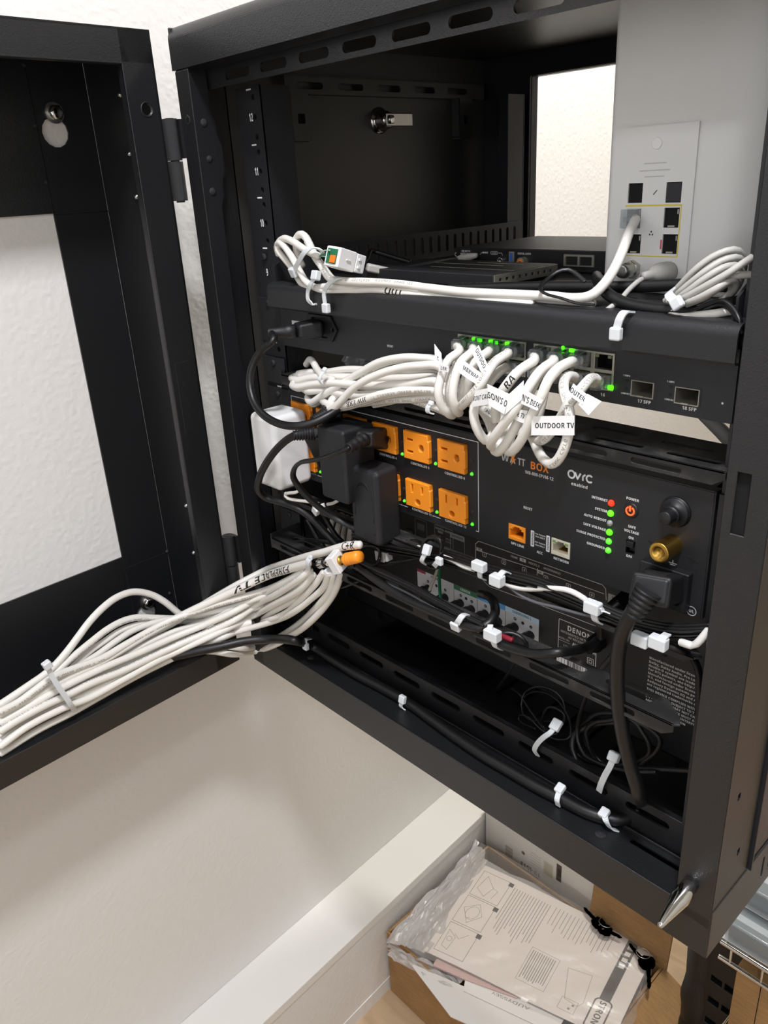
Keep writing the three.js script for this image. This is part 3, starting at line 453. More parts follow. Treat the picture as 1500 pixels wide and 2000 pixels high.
      a.rect(bx0 - 1, by1 - 44, bx0 + w - 1, by1 - 37, '#d9d9d7'); for (let i = 0; i < 70; i++) if (rnd() > 0.45) a.rect(bx0 + 0.5 + i * 0.5, by1 - 43, bx0 + 0.5 + i * 0.5 + 0.32, by1 - 38, '#141516'); }
    // licence notice
    { const [lx, ly] = a.at(1268, 1284); ['Manufactured under license from Dolby Laboratories.', 'Dolby, Dolby Audio, Pro Logic, Dolby Vision and the', 'double-D symbol are trademarks of Dolby.', 'For DTS patents, see http://patents.dts.com.', 'Manufactured under license from Audyssey Labs.', 'U.S. and foreign patents pending. Audyssey', 'Audyssey Dynamic EQ and Audyssey Dynamic', 'are registered trademarks of Audyssey Laboratories.', 'THIS DEVICE COMPLIES WITH PART 15 OF THE FCC RULES.', 'OPERATION IS SUBJECT TO THE FOLLOWING TWO CONDITIONS:', '(1) THIS DEVICE MAY NOT CAUSE HARMFUL INTERFERENCE,', 'AND (2) THIS DEVICE MUST ACCEPT ANY INTERFERENCE RE-', 'CEIVED, INCLUDING INTERFERENCE THAT MAY CAUSE', 'UNDESIRED OPERATION'].forEach((s, i) => a.text(s, lx, ly - i * 3.5 - (i > 7 ? 1 : 0), 3.05, { bold: true, align: 'left', col: '#dcdcda' })); }
  });
  obj('rear_panel', uvFit(pl('xy', [x0, y0, x1, y1], Z - 2, Z), x0, x1, y0, y1), std({ map: tx, roughness: 0.5 }), t);
  obj('cover', [bx(x0, x1, y1 - 1, y1 + 1.5, -345, Z + 1, 0.6), bx(x0 - 1, x0 + 0.5, y0, y1, -345, Z + 1), bx(x1 - 0.5, x1 + 1, y0, y1, -345, Z + 1), bx(x0, x1, y0, y1, -346, -345), bx(x0, x1, y0, y0 + 1.5, -345, Z)], M.device, t);
  for (const x of [-170, 205]) for (const z of [-90, -310]) obj('foot', at(cyl(16, 18, 32, 20), x, -2, z), M.plastic, t);
  const p0 = P(983, 1181, Z).y / mm, xl = P(815, 1118, Z).x / mm, xs = [xl, ...[[886, 1143], [932, 1161], [987, 1183], [1053, 1207]].map(([u, v]) => P(u, v, Z).x / mm)];
  for (let i = 0; i < 4; i++) { const w = xs[i + 1] - xs[i], c = (xs[i] + xs[i + 1]) / 2; for (const [d, y] of [[-0.2, 16.5], [0.27, 18]]) obj('speaker_terminal', at(lathe([[0, 17], [4.6, 17], [5.6, 15.5], [5.6, 6], [4.4, 5], [4.4, 0]], 16, 'z'), c + w * d, p0 - y - 1.5, Z), M.plastic, t); }
  for (const [u, v] of [[1298, 1186 + 90]]) { const p = P(u, v, Z); obj('screw', at(lathe([[0, 1.6], [2.6, 1.2], [3, 0]], 12, 'z'), p.x / mm, p.y / mm, Z), M.rail, t); }
  { const p = P(1170, 1252, Z); obj('cord_inlet', at(lathe([[0, 16], [5, 16], [5.6, 9], [7.5, 8], [7.5, 0]], 18, 'z'), p.x / mm, p.y / mm, Z), M.plastic, t); }
  for (const [u, v] of [[812, 1058], [846, 1066], [800, 1040]]) { const p = P(u, v, Z); obj('audio_jack', at(lathe([[0, 3], [1.4, 3], [1.6, 9], [3.9, 9], [3.9, 0]], 14, 'z'), p.x / mm, p.y / mm, Z), M.silver, t); }
}

// ---------- shelf, the small boxes on it and the gateway ----------
const shelf = thing('rack_shelf', 'black vented metal rack shelf with rounded front lip above the network switch', 'shelf');
{
  const t = shelf, s = new THREE.Shape(), h = 372;
  s.moveTo(-365, h - 1.6); s.lineTo(14, h - 1.6); s.absarc(14, h - 7, 5.4, Math.PI / 2, 0, true); s.lineTo(19.4, 351); s.lineTo(15, 350); s.lineTo(15, 348.6); s.lineTo(20, 349.4); s.lineTo(21, 351); s.lineTo(21, h - 7); s.absarc(14, h - 7, 7, 0, Math.PI / 2); s.lineTo(-365, h); s.closePath();
  const g = new THREE.ExtrudeGeometry(s, { depth: 441, bevelEnabled: false, curveSegments: 6 }); g.rotateY(-Math.PI / 2); g.translate(247, 0, 0); g.scale(mm, mm, mm);
  obj('deck', uvm(g.index ? g.toNonIndexed() : g), M.device, t);
  obj('side_wall', pl('zy', [[-365, 352], [4, 352], [6, 384], [-20, 399], [-365, 399]], -202, -200.4, Array.from({ length: 24 }, (_, i) => [-352 + i * 13.2, 377, -347.5 + i * 13.2, 394, 2.2])), M.device, t);
  obj('side_wall', pl('zy', [[-365, 352], [4, 352], [6, 384], [-20, 399], [-365, 399]], 237, 238.6), M.device, t);
  obj('side_flange', [bx(-238, -201, 357, 399, -2.4, -0.8)], M.device, t); screw(t, -222, 392, 0.6);
}
{
  const t = thing('media_box', 'slim black media box at the back of the shelf with blue and orange sockets', 'media box');
  const x0 = -106, x1 = 100, y0 = 373.5, y1 = 390, z = -140;
  const tx = panelPrint(x0, x1, y0, y1, z, 1024, '#141517', (a) => { a.textAt('OvrC', 884, 497, 4.6, { col: '#b9b9b7', bold: true }); a.textAt('USB OUT 5V', 910, 491, 2, { bold: true }); a.textAt('WATTS, DC, 1.5A', 911, 496, 2, { bold: true }); a.textAt('IR OUT', 948, 494, 2, { bold: true }); const [x, y] = a.at(965, 494); a.box(x - 4, y - 1.3, x + 4, y + 1.3, 0.4); a.text('AUDIO', x, y, 1.9); a.line([[x - 17, y - 2], [x - 15, y], [x - 9, y]], 0.4); a.line([[x + 5, y], [x + 9, y], [x + 10, y - 2]], 0.4); a.textAt('DIGITAL AUDIO', 1024, 496, 2, { bold: true }); });
  obj('rear_panel', uvFit(pl('xy', [x0, y0, x1, y1], z - 1.5, z), x0, x1, y0, y1), std({ map: tx, roughness: 0.45 }), t);
  obj('case', bx(x0, x1, y0, y1 + 0.6, z - 130, z - 1.2, 1), M.device, t);
  const q = (u, v) => { const p = P(u, v, z); return [p.x / mm, p.y / mm]; };
  { const [x, y] = q(1000, 505); obj('blue_socket', [bx(x - 3, x + 3, y - 6, y + 6, z, z + 0.8)], M.silver, t); obj('socket_tongue', bx(x - 1.8, x + 1, y - 5, y + 5, z + 0.7, z + 1.1), std({ color: 0x2c62b4, roughness: 0.5 }), t, 'blue socket tongue'); }
  { const [x, y] = q(1024, 511); obj('audio_socket', at(lathe([[0, 1], [2.4, 1], [2.6, 6], [4.2, 6], [4.2, 0]], 18, 'z'), x, y, z), M.silver, t); obj('socket_ring', at(lathe([[1, 6.4], [3, 6.4], [3.2, 4], [1, 4]], 16, 'z'), x, y, z), std({ color: 0xe07828, roughness: 0.5 }), t, 'orange socket ring'); }
  { const [x, y] = q(980, 509); obj('audio_socket', at(lathe([[0, 1], [1.8, 1], [2, 3], [3.2, 3], [3.2, 0]], 14, 'z'), x, y, z), M.chrome, t); }
  { const [x, y] = q(1132, 506); obj('network_socket', [pl('xy', [x - 15, y - 6, x + 15, y + 3.6], z, z + 1.6, [[x - 13, y - 5, x - 1, y + 2], [x + 1, y - 5, x + 13, y + 2]])], M.silver, t); }
}
{
  const t = thing('converter_box', 'low black converter box with a vented right edge, in front of the media box', 'converter box');
  obj('case', bx(-118, 33, 373.5, 383, -112, -30, 0.8), M.device, t);
  obj('vented_edge', [pl('zy', [-111, 375, -31, 382.6], 33, 34.2, Array.from({ length: 9 }, (_, i) => [-104 + i * 8, 377.5, -100 + i * 8, 380]))], M.silver, t);
  obj('trim_line', [bx(-60, 30, 383, 383.3, -60, -58.6), bx(-90, 0, 383, 383.3, -84, -82.8), bx(-40, 10, 383, 383.3, -98, -97)], M.silver, t);
}
{
  const t = thing('internet_gateway', 'tall pale grey rounded internet gateway standing on the shelf with ports at its back', 'gateway');
  const f = new THREE.Shape(); f.moveTo(107, 70); f.lineTo(107, 180); f.absarc(147, 180, 40, Math.PI, Math.PI / 2, true); f.lineTo(200, 220); f.absarc(200, 180, 40, Math.PI / 2, 0, true); f.lineTo(240, 107); f.absarc(195, 107, 45, 0, -Math.PI / 2, true); f.lineTo(113, 62); f.absarc(113, 68, 6, -Math.PI / 2, -Math.PI, true); f.closePath();
  const g = new THREE.ExtrudeGeometry(f, { depth: 203, bevelEnabled: true, bevelSize: 1.5, bevelThickness: 1.5, bevelOffset: -1.5, bevelSegments: 2, curveSegments: 20 }); g.rotateX(-Math.PI / 2); g.scale(1, 1, 1); g.translate(0, 373.6, 0);
  g.scale(mm, mm, mm); // the outline's second axis becomes -z
  const body = obj('body', uvm(g.index ? g.toNonIndexed() : g), M.tower, t);
  const Z = -62, q = (u, v) => { const p = P(u, v, Z); return [p.x / mm, p.y / mm]; };
  const [px0, py1] = [q(1224, 250)[0], q(1224, 250)[1]], px1 = q(1345, 500)[0];
  const ports = [[1228, 360, 1258, 394], [1304, 358, 1332, 393], [1226, 407, 1253, 446], [1300, 405, 1327, 445], [1228, 458, 1251, 494], [1297, 458, 1323, 495]].map(([a, b, c, d]) => { const m0 = q((a + c) / 2, (b + d) / 2); return [m0[0] - 5.4, m0[1] - 6.2, m0[0] + 5.4, m0[1] + 6.2]; });
  const tp = panelPrint(px0, px1, 376, py1, Z, 512, '#dededa', (a) => { const [cx] = a.at(1285, 280); [[318, 16], [332, 22], [344, 14]].forEach(([v, w]) => { const y = a.at(1290, v)[1]; a.rect(cx - w / 2, y - 0.35, cx + w / 2, y + 0.35, '#b9b9b4'); }); const c = a.at(1281, 377); a.line([[c[0] - 1, c[1] - 1], [c[0] + 1.6, c[1] + 1.8]], 0.7, '#4c4c4c'); const d = a.at(1274, 455); a.dot(d[0] - 1, d[1] - 0.9, 0.6, '#3a3a3a'); a.dot(d[0] + 1, d[1] - 0.9, 0.6, '#3a3a3a'); a.dot(d[0], d[1] + 0.9, 0.6, '#3a3a3a'); });
  const panel = obj('port_panel', uvFit(pl('xy', [px0, 376, px1, py1], Z - 1, Z + 1.5, ports), px0, px1, 376, py1), std({ map: tp, roughness: 0.55 }), t);
  const [cx, cy] = q(1286, 280); obj('button', at(lathe([[0, 1.3], [3.2, 1.3], [3.6, 0.9], [3.7, 0]], 24, 'z'), cx, cy, Z + 1), M.towerLight, t);
  ports.forEach((r, i) => { obj('port', [bx(r[0] - 0.2, r[2] + 0.2, r[1] - 0.2, r[3] + 0.2, Z + 0.1, Z + 0.25)], M.hole, t); if (i > 1) obj('port_contact', [bx(r[0] + 3, r[2] - 3, r[1] + 0.4, r[1] + 1.4, Z + 0.2, Z + 1.2), bx(r[2] - 1.6, r[2] - 0.8, r[3] - 4, r[3] - 1, Z + 0.2, Z + 1.2)], M.silver, t); });
  obj('port_plug', bx(ports[1][0] + 0.4, ports[1][2] - 0.4, ports[1][1] + 0.4, ports[1][3] - 0.4, Z + 0.2, Z + 1.6, 0.3), std({ map: canvas(128, 160, (g2, w, h) => { g2.fillStyle = '#22242a'; g2.fillRect(0, 0, w, h); g2.save(); g2.translate(w / 2, h / 2); g2.rotate(Math.PI / 2); g2.fillStyle = '#c9cace'; g2.font = 'bold 24px sans-serif'; g2.textAlign = 'center'; ['DO NOT', 'USE FOR', 'PHONE'].forEach((s, i) => g2.fillText(s, 0, 26 - i * 30)); g2.restore(); }), roughness: 0.6 }), t);
  { const [, yA] = q(1280, 406), xa = ports[2][0] - 1.2, xb = ports[3][2] + 1.2, ya = ports[4][1] - 1.2, yb = ports[2][3] + 1.4, m = std({ color: 0xd9c438, roughness: 0.6 }); obj('yellow_line', [bx(xa, xb, yb, yb + 1, Z + 1.5, Z + 1.65), bx(xa, xb, ya - 0.6, ya, Z + 1.5, Z + 1.65), bx(xb - 0.7, xb, ya, yb, Z + 1.5, Z + 1.65)], m, t, 'yellow line around the port group'); }
  { const [x, y] = q(1293, 477); obj('red_mark', bx(x - 0.5, x + 0.5, y - 3, y + 3, Z + 1.5, Z + 1.6), std({ color: 0xd83a52, roughness: 0.6 }), t, 'short red mark'); }
}
//PART3
// ---------- cords ----------
// a track is a string of "u,v,depth": depth in mm of the rack's z, or wN for a plane parallel to the wall, or yN for a height
const pt = (u, v, d) => (d[0] === 'w' ? PW(u, v, +d.slice(1)) : d[0] === 'y' ? PY(u, v, +d.slice(1)) : P(u, v, +d));
const track = (s, du = 0, dv = 0, dd = 0) => s.trim().split(/\s+/).map((q) => { const [u, v, d] = q.split(','); return pt(+u + du, +v + dv, dd && d[0] !== 'w' && d[0] !== 'y' ? String(+d + dd) : d); });
const jacketText = 'PPC A BELDEN BRAND PERFECT LINK CAT6 PFC 550MHZ E325177-4 23AWG 4PAIR SOLID BARE COPPER  VERIFIED TO ANSI/TIA-568-C.2 AND ISO/IEC 11801 0517 FEET   ';
const jacket = canvas(2048, 128, (g) => { g.fillStyle = '#e2dfd6'; g.fillRect(0, 0, 2048, 128); g.fillStyle = '#77746e'; g.font = '19px monospace'; g.save(); g.scale(1.13, 1); g.fillText(jacketText, 0, 46); g.restore(); g.save(); g.translate(2048, 92); g.rotate(Math.PI); g.scale(1.13, 1); g.fillText(jacketText, 0, 0); g.restore(); });
jacket.wrapS = jacket.wrapT = THREE.RepeatWrapping; jacket.repeat.set(1 / 0.42, 1);
const blackText = canvas(1024, 128, (g) => { g.fillStyle = '#101011'; g.fillRect(0, 0, 1024, 128); g.fillStyle = '#a8a8a8'; g.font = '26px sans-serif'; g.fillText('(UL) NISPT-2 18AWG 2C 105C', 20, 72); });
blackText.wrapS = blackText.wrapT = THREE.RepeatWrapping; blackText.repeat.set(1 / 0.16, 1);
const coaxText = canvas(1024, 128, (g) => { g.fillStyle = '#0e0f10'; g.fillRect(0, 0, 1024, 128); g.fillStyle = '#8b8d8f'; g.font = '34px sans-serif'; g.fillText('C(ETL)US CL3  CL2  CATV', 10, 40); g.fillText('C(ETL)US CL3  CL2  CATV', 200, 104); });
coaxText.wrapS = coaxText.wrapT = THREE.RepeatWrapping; coaxText.repeat.set(1 / 0.19, 1);
Object.assign(M, {
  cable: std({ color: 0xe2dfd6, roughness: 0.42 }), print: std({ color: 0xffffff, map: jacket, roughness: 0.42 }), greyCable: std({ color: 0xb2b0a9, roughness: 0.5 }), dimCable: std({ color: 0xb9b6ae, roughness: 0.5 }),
  cordText: std({ color: 0xffffff, map: blackText, roughness: 0.42 }), coax: std({ color: 0xffffff, map: coaxText, roughness: 0.45 }), paper: std({ color: 0xf2f2f0, roughness: 0.6 }), wireRed: std({ color: 0x8c1f1c, roughness: 0.45 }), wireGreen: std({ color: 0x0f6a4c, roughness: 0.45 }), wireWhite: std({ color: 0xdcdad4, roughness: 0.45 }),
});
function cable(name, label, category, group, pts, r, m, opt) { const t = thing(name, label, category, group); t.track = pts; obj('jacket', sweep(pts, r, opt), m, t); return t; }
// pen writing on a cable: a thin sleeve over a short stretch, turned so that the text faces the open side
function between(full, a, b) { const c = new THREE.CatmullRomCurve3(full, false, 'centripetal', 0.5), n = 600, q = c.getSpacedPoints(n), near = (p) => { let k = 0, d = 1e9; q.forEach((w, i) => { const e = w.distanceTo(p); if (e < d) { d = e; k = i; } }); return k; }; const i0 = near(a), i1 = near(b), out = []; for (let i = 0; i <= 14; i++) out.push(q[Math.round(i0 + (i1 - i0) * i / 14)].clone()); return out; }
function inked(parent, pts, r, text, { size = 0.62, stretch = 1, up = 1, font = 'serif', col = '#15161a', bg = '#e2dfd6' } = {}) {
  const T = pts[pts.length - 1].clone().sub(pts[0]).normalize(), mid = pts[0].clone().add(pts[pts.length - 1]).multiplyScalar(0.5), side = T.clone().cross(CP.clone().sub(mid)).normalize();
  const len = new THREE.CatmullRomCurve3(pts, false, 'centripetal').getLength(), w = 512, h = Math.round(w * r * mm * 2 * Math.PI / len);
  const tx = canvas(w, h, (g) => { g.fillStyle = bg; g.fillRect(0, 0, w, h); g.translate(w / 2, h / 2); if (up < 0) g.rotate(Math.PI); g.fillStyle = col; g.font = 'italic bold ' + Math.round(h * size / 2) + 'px ' + font; g.textAlign = 'center'; g.textBaseline = 'middle'; g.scale(stretch, 1); g.fillText(text, 0, 0, w * 0.96 / stretch); });
  tx.wrapS = tx.wrapT = THREE.RepeatWrapping;
  const g = sweep(pts, r + 0.12, { side, seg: 12, step: 0.003 }), u = g.getAttribute('uv'); let lo = 1e9, hi = -1e9;
  for (let i = 0; i < u.count; i++) { lo = Math.min(lo, u.getX(i)); hi = Math.max(hi, u.getX(i)); }
  for (let i = 0; i < u.count; i++) u.setXY(i, (u.getX(i) - lo) / (hi - lo), 0.5 - u.getY(i));
  obj('pen_writing', g, std({ map: tx, roughness: 0.45 }), parent, 'black pen writing');
}
// paper flag with printed text: corners top left, top right, bottom right, bottom left
function flag(parent, s, text, { size = 0.5, x = 0.5, y = 0.5, font = 'sans-serif', w = 256 } = {}) {
  const c = track(s), a = c[1].distanceTo(c[0]), b = c[3].distanceTo(c[0]), h = Math.max(32, Math.round(w * b / a));
  const n = c[1].clone().sub(c[0]).cross(c[3].clone().sub(c[0])).normalize(); if (n.dot(CP.clone().sub(c[0])) < 0) n.negate();
  const f = c.map((p) => p.clone().addScaledVector(n, 0.0003)), k = c.map((p) => p.clone().addScaledVector(n, -0.0001)), pos = [], uv = [], U = [[0.02, 0.98], [0.98, 0.98], [0.98, 0.02], [0.02, 0.02]], E = [0.01, 0.01];
  const tri = (p, q, r, a1, b1, c1) => { const flip = q.clone().sub(p).cross(r.clone().sub(p)); pos.push(...p.toArray(), ...q.toArray(), ...r.toArray()); uv.push(...a1, ...b1, ...c1); return flip; };
  tri(f[0], f[3], f[1], U[0], U[3], U[1]); tri(f[1], f[3], f[2], U[1], U[3], U[2]); tri(k[0], k[1], k[3], E, E, E); tri(k[1], k[2], k[3], E, E, E);
  for (let i = 0; i < 4; i++) { const j = (i + 1) % 4; tri(f[i], f[j], k[i], E, E, E); tri(f[j], k[j], k[i], E, E, E); }
  const g = new THREE.BufferGeometry(); g.setAttribute('position', new THREE.Float32BufferAttribute(pos, 3)); g.setAttribute('uv', new THREE.Float32BufferAttribute(uv, 2)); g.computeVertexNormals();
  const m = text ? std({ map: canvas(w, h, (q, W, H) => { q.fillStyle = '#f0f0ee'; q.fillRect(0, 0, W, H); q.fillStyle = '#2a2b2e'; q.font = 'bold ' + Math.round(H * size) + 'px ' + font; q.textAlign = 'center'; q.textBaseline = 'middle'; q.fillText(text, W * x, H * y, W * 0.98); }), roughness: 0.6, side: THREE.DoubleSide }) : M.paper;
  return obj('label_flag', g, m, parent);
}
// nylon cable tie: strap along a track, head at its first point
function tie(label, s, { side = new THREE.Vector3(1, 0, 0), width = 3.4, hx = 6.4, hy = 6.4, hz = 4.6, tail } = {}) {
  const t = thing('cable_tie', label, 'cable tie', 'white nylon cable ties'), p = track(s);
  obj('strap', strap(p, width, 1.1, side), M.tie, t);
  const d = p[1].clone().sub(p[0]).normalize(), n = side.clone().cross(d).normalize();
  const hd = bx(-hx / 2, hx / 2, -hy / 2, hy / 2, -hz / 2, hz / 2, 1.3, 2); place(hd, p[0].clone(), side, d); obj('head', hd, M.tie, t);
  if (tail) obj('tail', strap(track(tail), width * 0.9, 1, side), M.tie, t);
  return t;
}
// moulded plug: body from a to b, ribbed strain relief on to c
function plugBody(parent, a, b, c, w, h, up, ribs = 5, taper = 0.7) {
  const d = b.clone().sub(a), L = d.length() / mm, dir = d.clone().normalize();
  const g = new RoundedBoxGeometry(w * mm, h * mm, L * mm, 3, Math.min(3, w / 3, h / 3) * mm), p = g.getAttribute('position');
  for (let i = 0; i < p.count; i++) { const k = p.getZ(i) > 0.12 * L * mm ? 1 - (1 - taper) * Math.min(1, (p.getZ(i) / (L * mm) - 0.12) / 0.38) : 1; p.setX(i, p.getX(i) * k); p.setY(i, p.getY(i) * k); }
  g.computeVertexNormals(); const q = g.index ? g.toNonIndexed() : g; q.translate(0, 0, L / 2 * mm);
  const z = dir, x = up.clone().cross(z).normalize(), y = z.clone().cross(x); q.applyMatrix4(new THREE.Matrix4().makeBasis(x, y, z).setPosition(a));
  obj('plug', uvm(q), M.plastic, parent);
  if (c) {
    const l = c.distanceTo(b) / mm, r0 = Math.min(w, h) * taper * 0.52, r1 = r0 * 0.66, prof = [];
    for (let i = 0; i <= ribs; i++) { const k = i / (ribs + 0.5), r = r0 + (r1 - r0) * k; prof.push([r, k * l], [r, (k + 0.5 / (ribs + 0.5)) * l], [r * 0.82, (k + 0.55 / (ribs + 0.5)) * l], [r * 0.82, Math.min(1, k + 0.95 / (ribs + 0.5)) * l]); }
    prof.push([r1 * 0.8, l], [0, l]); prof.unshift([0, 0]);
    const lg = lathe(prof, 16), yy = c.clone().sub(b).normalize(), xx = new THREE.Vector3(0.3, 0.2, 0.9).cross(yy).normalize(); place(lg, b, xx, yy); obj('strain_relief', lg, M.plastic, parent);
  }
}

// ---------- patch cables from the switch ----------
const LANES = ['858,706,10 820,699,12 780,699,14 740,708,16 710,724,18 680,742,20 650,760,24 625,776,26 608,786,26 601,776,22 612,762,14 640,748,8',
  '858,716,14 820,714,20 780,719,24 740,731,28 705,748,32 680,768,34 662,788,36 648,800,36 643,792,30 655,774,22 690,756,12',
  '858,732,6 815,730,8 770,726,8 720,724,8 680,723,8 640,728,10 600,729,12 584,732,14', '858,740,10 800,739,12 740,739,14 690,738,16 650,738,18 610,739,20 582,744,22 572,739,18 592,733,12',
  '858,748,14 800,749,18 740,753,20 690,751,22 650,748,24 610,751,26 580,756,28 571,751,24 586,744,16', '858,757,12 800,757,16 750,766,20 700,772,22 660,766,24 625,761,26 600,763,28 590,756,22',
  '858,764,14 800,762,20 750,769,26 700,784,30 665,793,32 640,790,30 628,780,22', '858,778,10 800,780,14 760,781,16 720,786,18 690,790,20 660,794,20'];
const patches = [
  // port, track before the bundle, lane, small shift, label
  [1, '896,688,26 876,703,36 863,733,42 856,765,46 861,790,44 874,806,38 884,811,28 866,802,14', '845,794,8 815,784,8 790,778,8 760,784,10 730,790,12', 0, 'white patch cable of port 1, leftmost loop beside the thick bundle, with folded paper flag'],
  [3, '922,688,26 900,708,38 888,740,44 884,775,46 889,798,42 897,806,30 880,800,14', 7, 0, 'white patch cable of port 3 carrying the slanted paper label MBRWAP'],
  [5, '950,690,24 935,700,32 924,716,36 917,742,38 911,770,34 902,788,24 885,784,10', 5, 2, 'white patch cable of port 5 under the upright strip label OUTDOO'],
  [7, '990,692,26 966,708,40 951,730,48 937,754,52 918,776,52 905,789,46 899,793,30 888,780,14', 6, 0, 'white patch cable of port 7 with grey jacket print, above the label RONT CAM'],
  [9, '1042,705,26 1014,724,38 994,747,44 977,772,46 968,800,44 968,818,36 945,800,18 895,772,8', 3, 3, 'white patch cable of port 9 with the handwritten letters RA'],
  [11, '1080,707,26 1058,722,38 1040,745,48 1022,775,54 1003,803,58 981,832,58 963,857,56 958,869,50 968,872,40 984,850,30 978,815,18 940,785,8 895,760,6', 0, 0, 'white patch cable of port 11 with the folded paper label SON\'S O'],
  [13, '1114,707,26 1090,720,40 1071,742,50 1057,775,54 1043,802,56 1029,836,56 1013,867,54 999,882,48 990,876,38 998,848,26 980,810,12 930,780,6 890,750,4', 2, -2, 'white patch cable of port 13 with the curved paper label ending in DESK'],
  [2, '893,712,22 882,735,32 877,770,34 881,797,28 868,790,12', 4, 0, 'white patch cable in the lower port beneath port 1, behind the leftmost loop'],
  [4, '925,706,20 913,726,28 906,760,30 899,790,22 884,788,10', 6, 4, 'white patch cable in the lower port beneath port 3, behind the label MBRWAP'],
  [6, '957,712,18 942,728,26 930,746,28 918,770,24 895,780,12', 3, -2, 'white patch cable in the lower port beneath port 5, behind the crossing flags'],
  [8, '987,718,20 966,735,34 946,760,44 930,785,50 925,810,52 933,840,50 948,860,44 960,853,34 962,828,24 945,798,14 905,782,8', 5, -3, 'white patch cable in the lower port beneath port 7, wearing the label FRONT CAM'],
  [10, '1060,722,20 1046,745,36 1031,775,44 1020,805,50 1001,845,50 983,874,48 971,883,42 963,872,32 962,845,22 940,800,10 895,770,4', 1, 0, 'white patch cable in the lower port beneath port 9, with the label CE TV'],
  [12, '1087,728,18 1067,750,32 1057,790,38 1046,828,38 1028,846,30 1000,832,16 945,795,4 895,762,4', 4, 3, 'white patch cable in the lower port beneath port 11, behind the DESK label'],
  [14, '1122,737,20 1108,735,32 1101,750,40 1104,775,46 1112,800,50 1112,835,52 1105,868,54 1092,895,54 1078,906,52 1062,897,46 1048,874,36 1038,852,26 1010,825,10 950,795,2 895,758,2', 2, 2, 'white patch cable hanging in the lowest loop, wrapped in the label OUTDOOR TV'],
  [16, '1166,741,20 1156,739,26 1143,750,38 1128,768,46 1112,787,50 1098,811,48 1082,836,44 1064,857,40 1048,860,32 1030,846,20 990,815,8 940,785,2 895,745,2', 0, 4, 'white patch cable of port 16 with a blank paper flag and the word OUTER'],
];
const patchThing = {};
for (const [port, s, lane, shift, label] of patches) {
  const t = thing('patch_cable', label, 'cable', 'white patch cables from the switch'); patchThing[port] = t;
  const k = Math.floor((port - 1) / 2), x = (k < 4 ? 34.1 : 40.7) + k * 16.1, top = port % 2, y = top ? 337.2 : 325.2;
  const line = [V(x, y, 6), V(x, y, 12)].concat(track(s), track(typeof lane === 'string' ? lane : LANES[lane], shift, shift * 0.7, -Math.abs(shift)));
  t.track = line;
  obj('jacket', sweep(line, 3.35), [1, 7, 3, 16, 14].includes(port) ? M.print : M.cable, t);
  const d = top ? 1 : -1, p = obj('plug', [bx(x - 5.8, x + 5.8, y - 3.9, y + 3.9, -4, 11, 0.5), bx(x - 4.6, x + 4.6, y - 3.3, y + 3.3, 11, 14.5, 0.8), place(bx(-2.8, 2.8, -0.45, 0.45, -7, 7), V(x, y + d * 5.2, 6), new THREE.Vector3(1, 0, 0), new THREE.Vector3(0, 1, d * 0.14))], M.clear, t);
  obj('contacts', Array.from({ length: 8 }, (_, i) => bx(x - 4 + i * 1.02, x - 3.5 + i * 1.02, y - d * 3.4 - 0.4, y - d * 3.4 + 0.4, -3.6, 2)), M.brass, p);
}
flag(patchThing[1], '858,711,46 877,716,47 876,727,47 857,724,46', 'LER', { size: 0.75 }); flag(patchThing[1], '849,672,40 862,690,42 863,714,46 850,706,44', 'C', { size: 0.4, y: 0.6 });
flag(patchThing[3], '903,702,46 943,731,50 934,753,52 897,728,48', 'MBRWAP', { size: 0.42, y: 0.45 });
flag(patchThing[5], '935,674,40 953,714,46 941,729,47 923,690,42', 'OUTDOO', { size: 0.55, y: 0.4 });
flag(patchThing[8], '929,763,56 958,757,62 955,790,62 921,795,56', 'RONT CAM', { size: 0.4, y: 0.5 });
flag(patchThing[11], '952,750,63 996,770,62 985,809,63 955,791,63', "SON'S O", { size: 0.4 }); flag(patchThing[11], '995,769,62 1023,743,56 1021,778,58 986,809,63', '');
flag(patchThing[13], '1023,760,60 1061,782,61 1050,802,62 1018,788,60', "N'S DESK", { size: 0.6, y: 0.55 });
flag(patchThing[10], '1006,799,56 1031,802,57 1023,827,57 1002,818,56', 'CE TV', { size: 0.5 });
flag(patchThing[2], '948,796,36 976,806,36 969,822,36 943,805,36', 'AGE C', { size: 0.75 });
flag(patchThing[14], '1039,813,58 1122,812,58 1122,850,58 1038,850,58', 'OUTDOOR TV', { size: 0.36, x: 0.54 });
flag(patchThing[16], '1120,749,54 1147,771,55 1138,790,56 1110,771,55', 'OUTER', { size: 0.55 }); flag(patchThing[16], '1147,769,55 1175,784,54 1150,811,55 1130,790,56', '');
inked(patchThing[9], between(patchThing[9].track, P(1008, 728, 39), P(982, 764, 45)), 3.35, 'RA', { size: 0.62, up: -1, font: 'sans-serif' });
inked(patchThing[7], between(patchThing[7].track, P(728, 773, 28), P(676, 790, 31)), 3.35, 'HW ERR', { size: 0.5, stretch: 1.1, up: 1 });
tie('translucent cable tie round the left end of the thick white bundle under the switch', '634,722,30 628,732,34 624,742,36 629,750,34', { hx: 4.4, hy: 4.4, hz: 3.4 });
tie('white cable tie under the thick white bundle, just left of the leftmost patch loop', '842,788,24 836,796,26 836,805,26 846,808,22', { width: 4.2, hx: 5, hy: 4, hz: 3.4 });
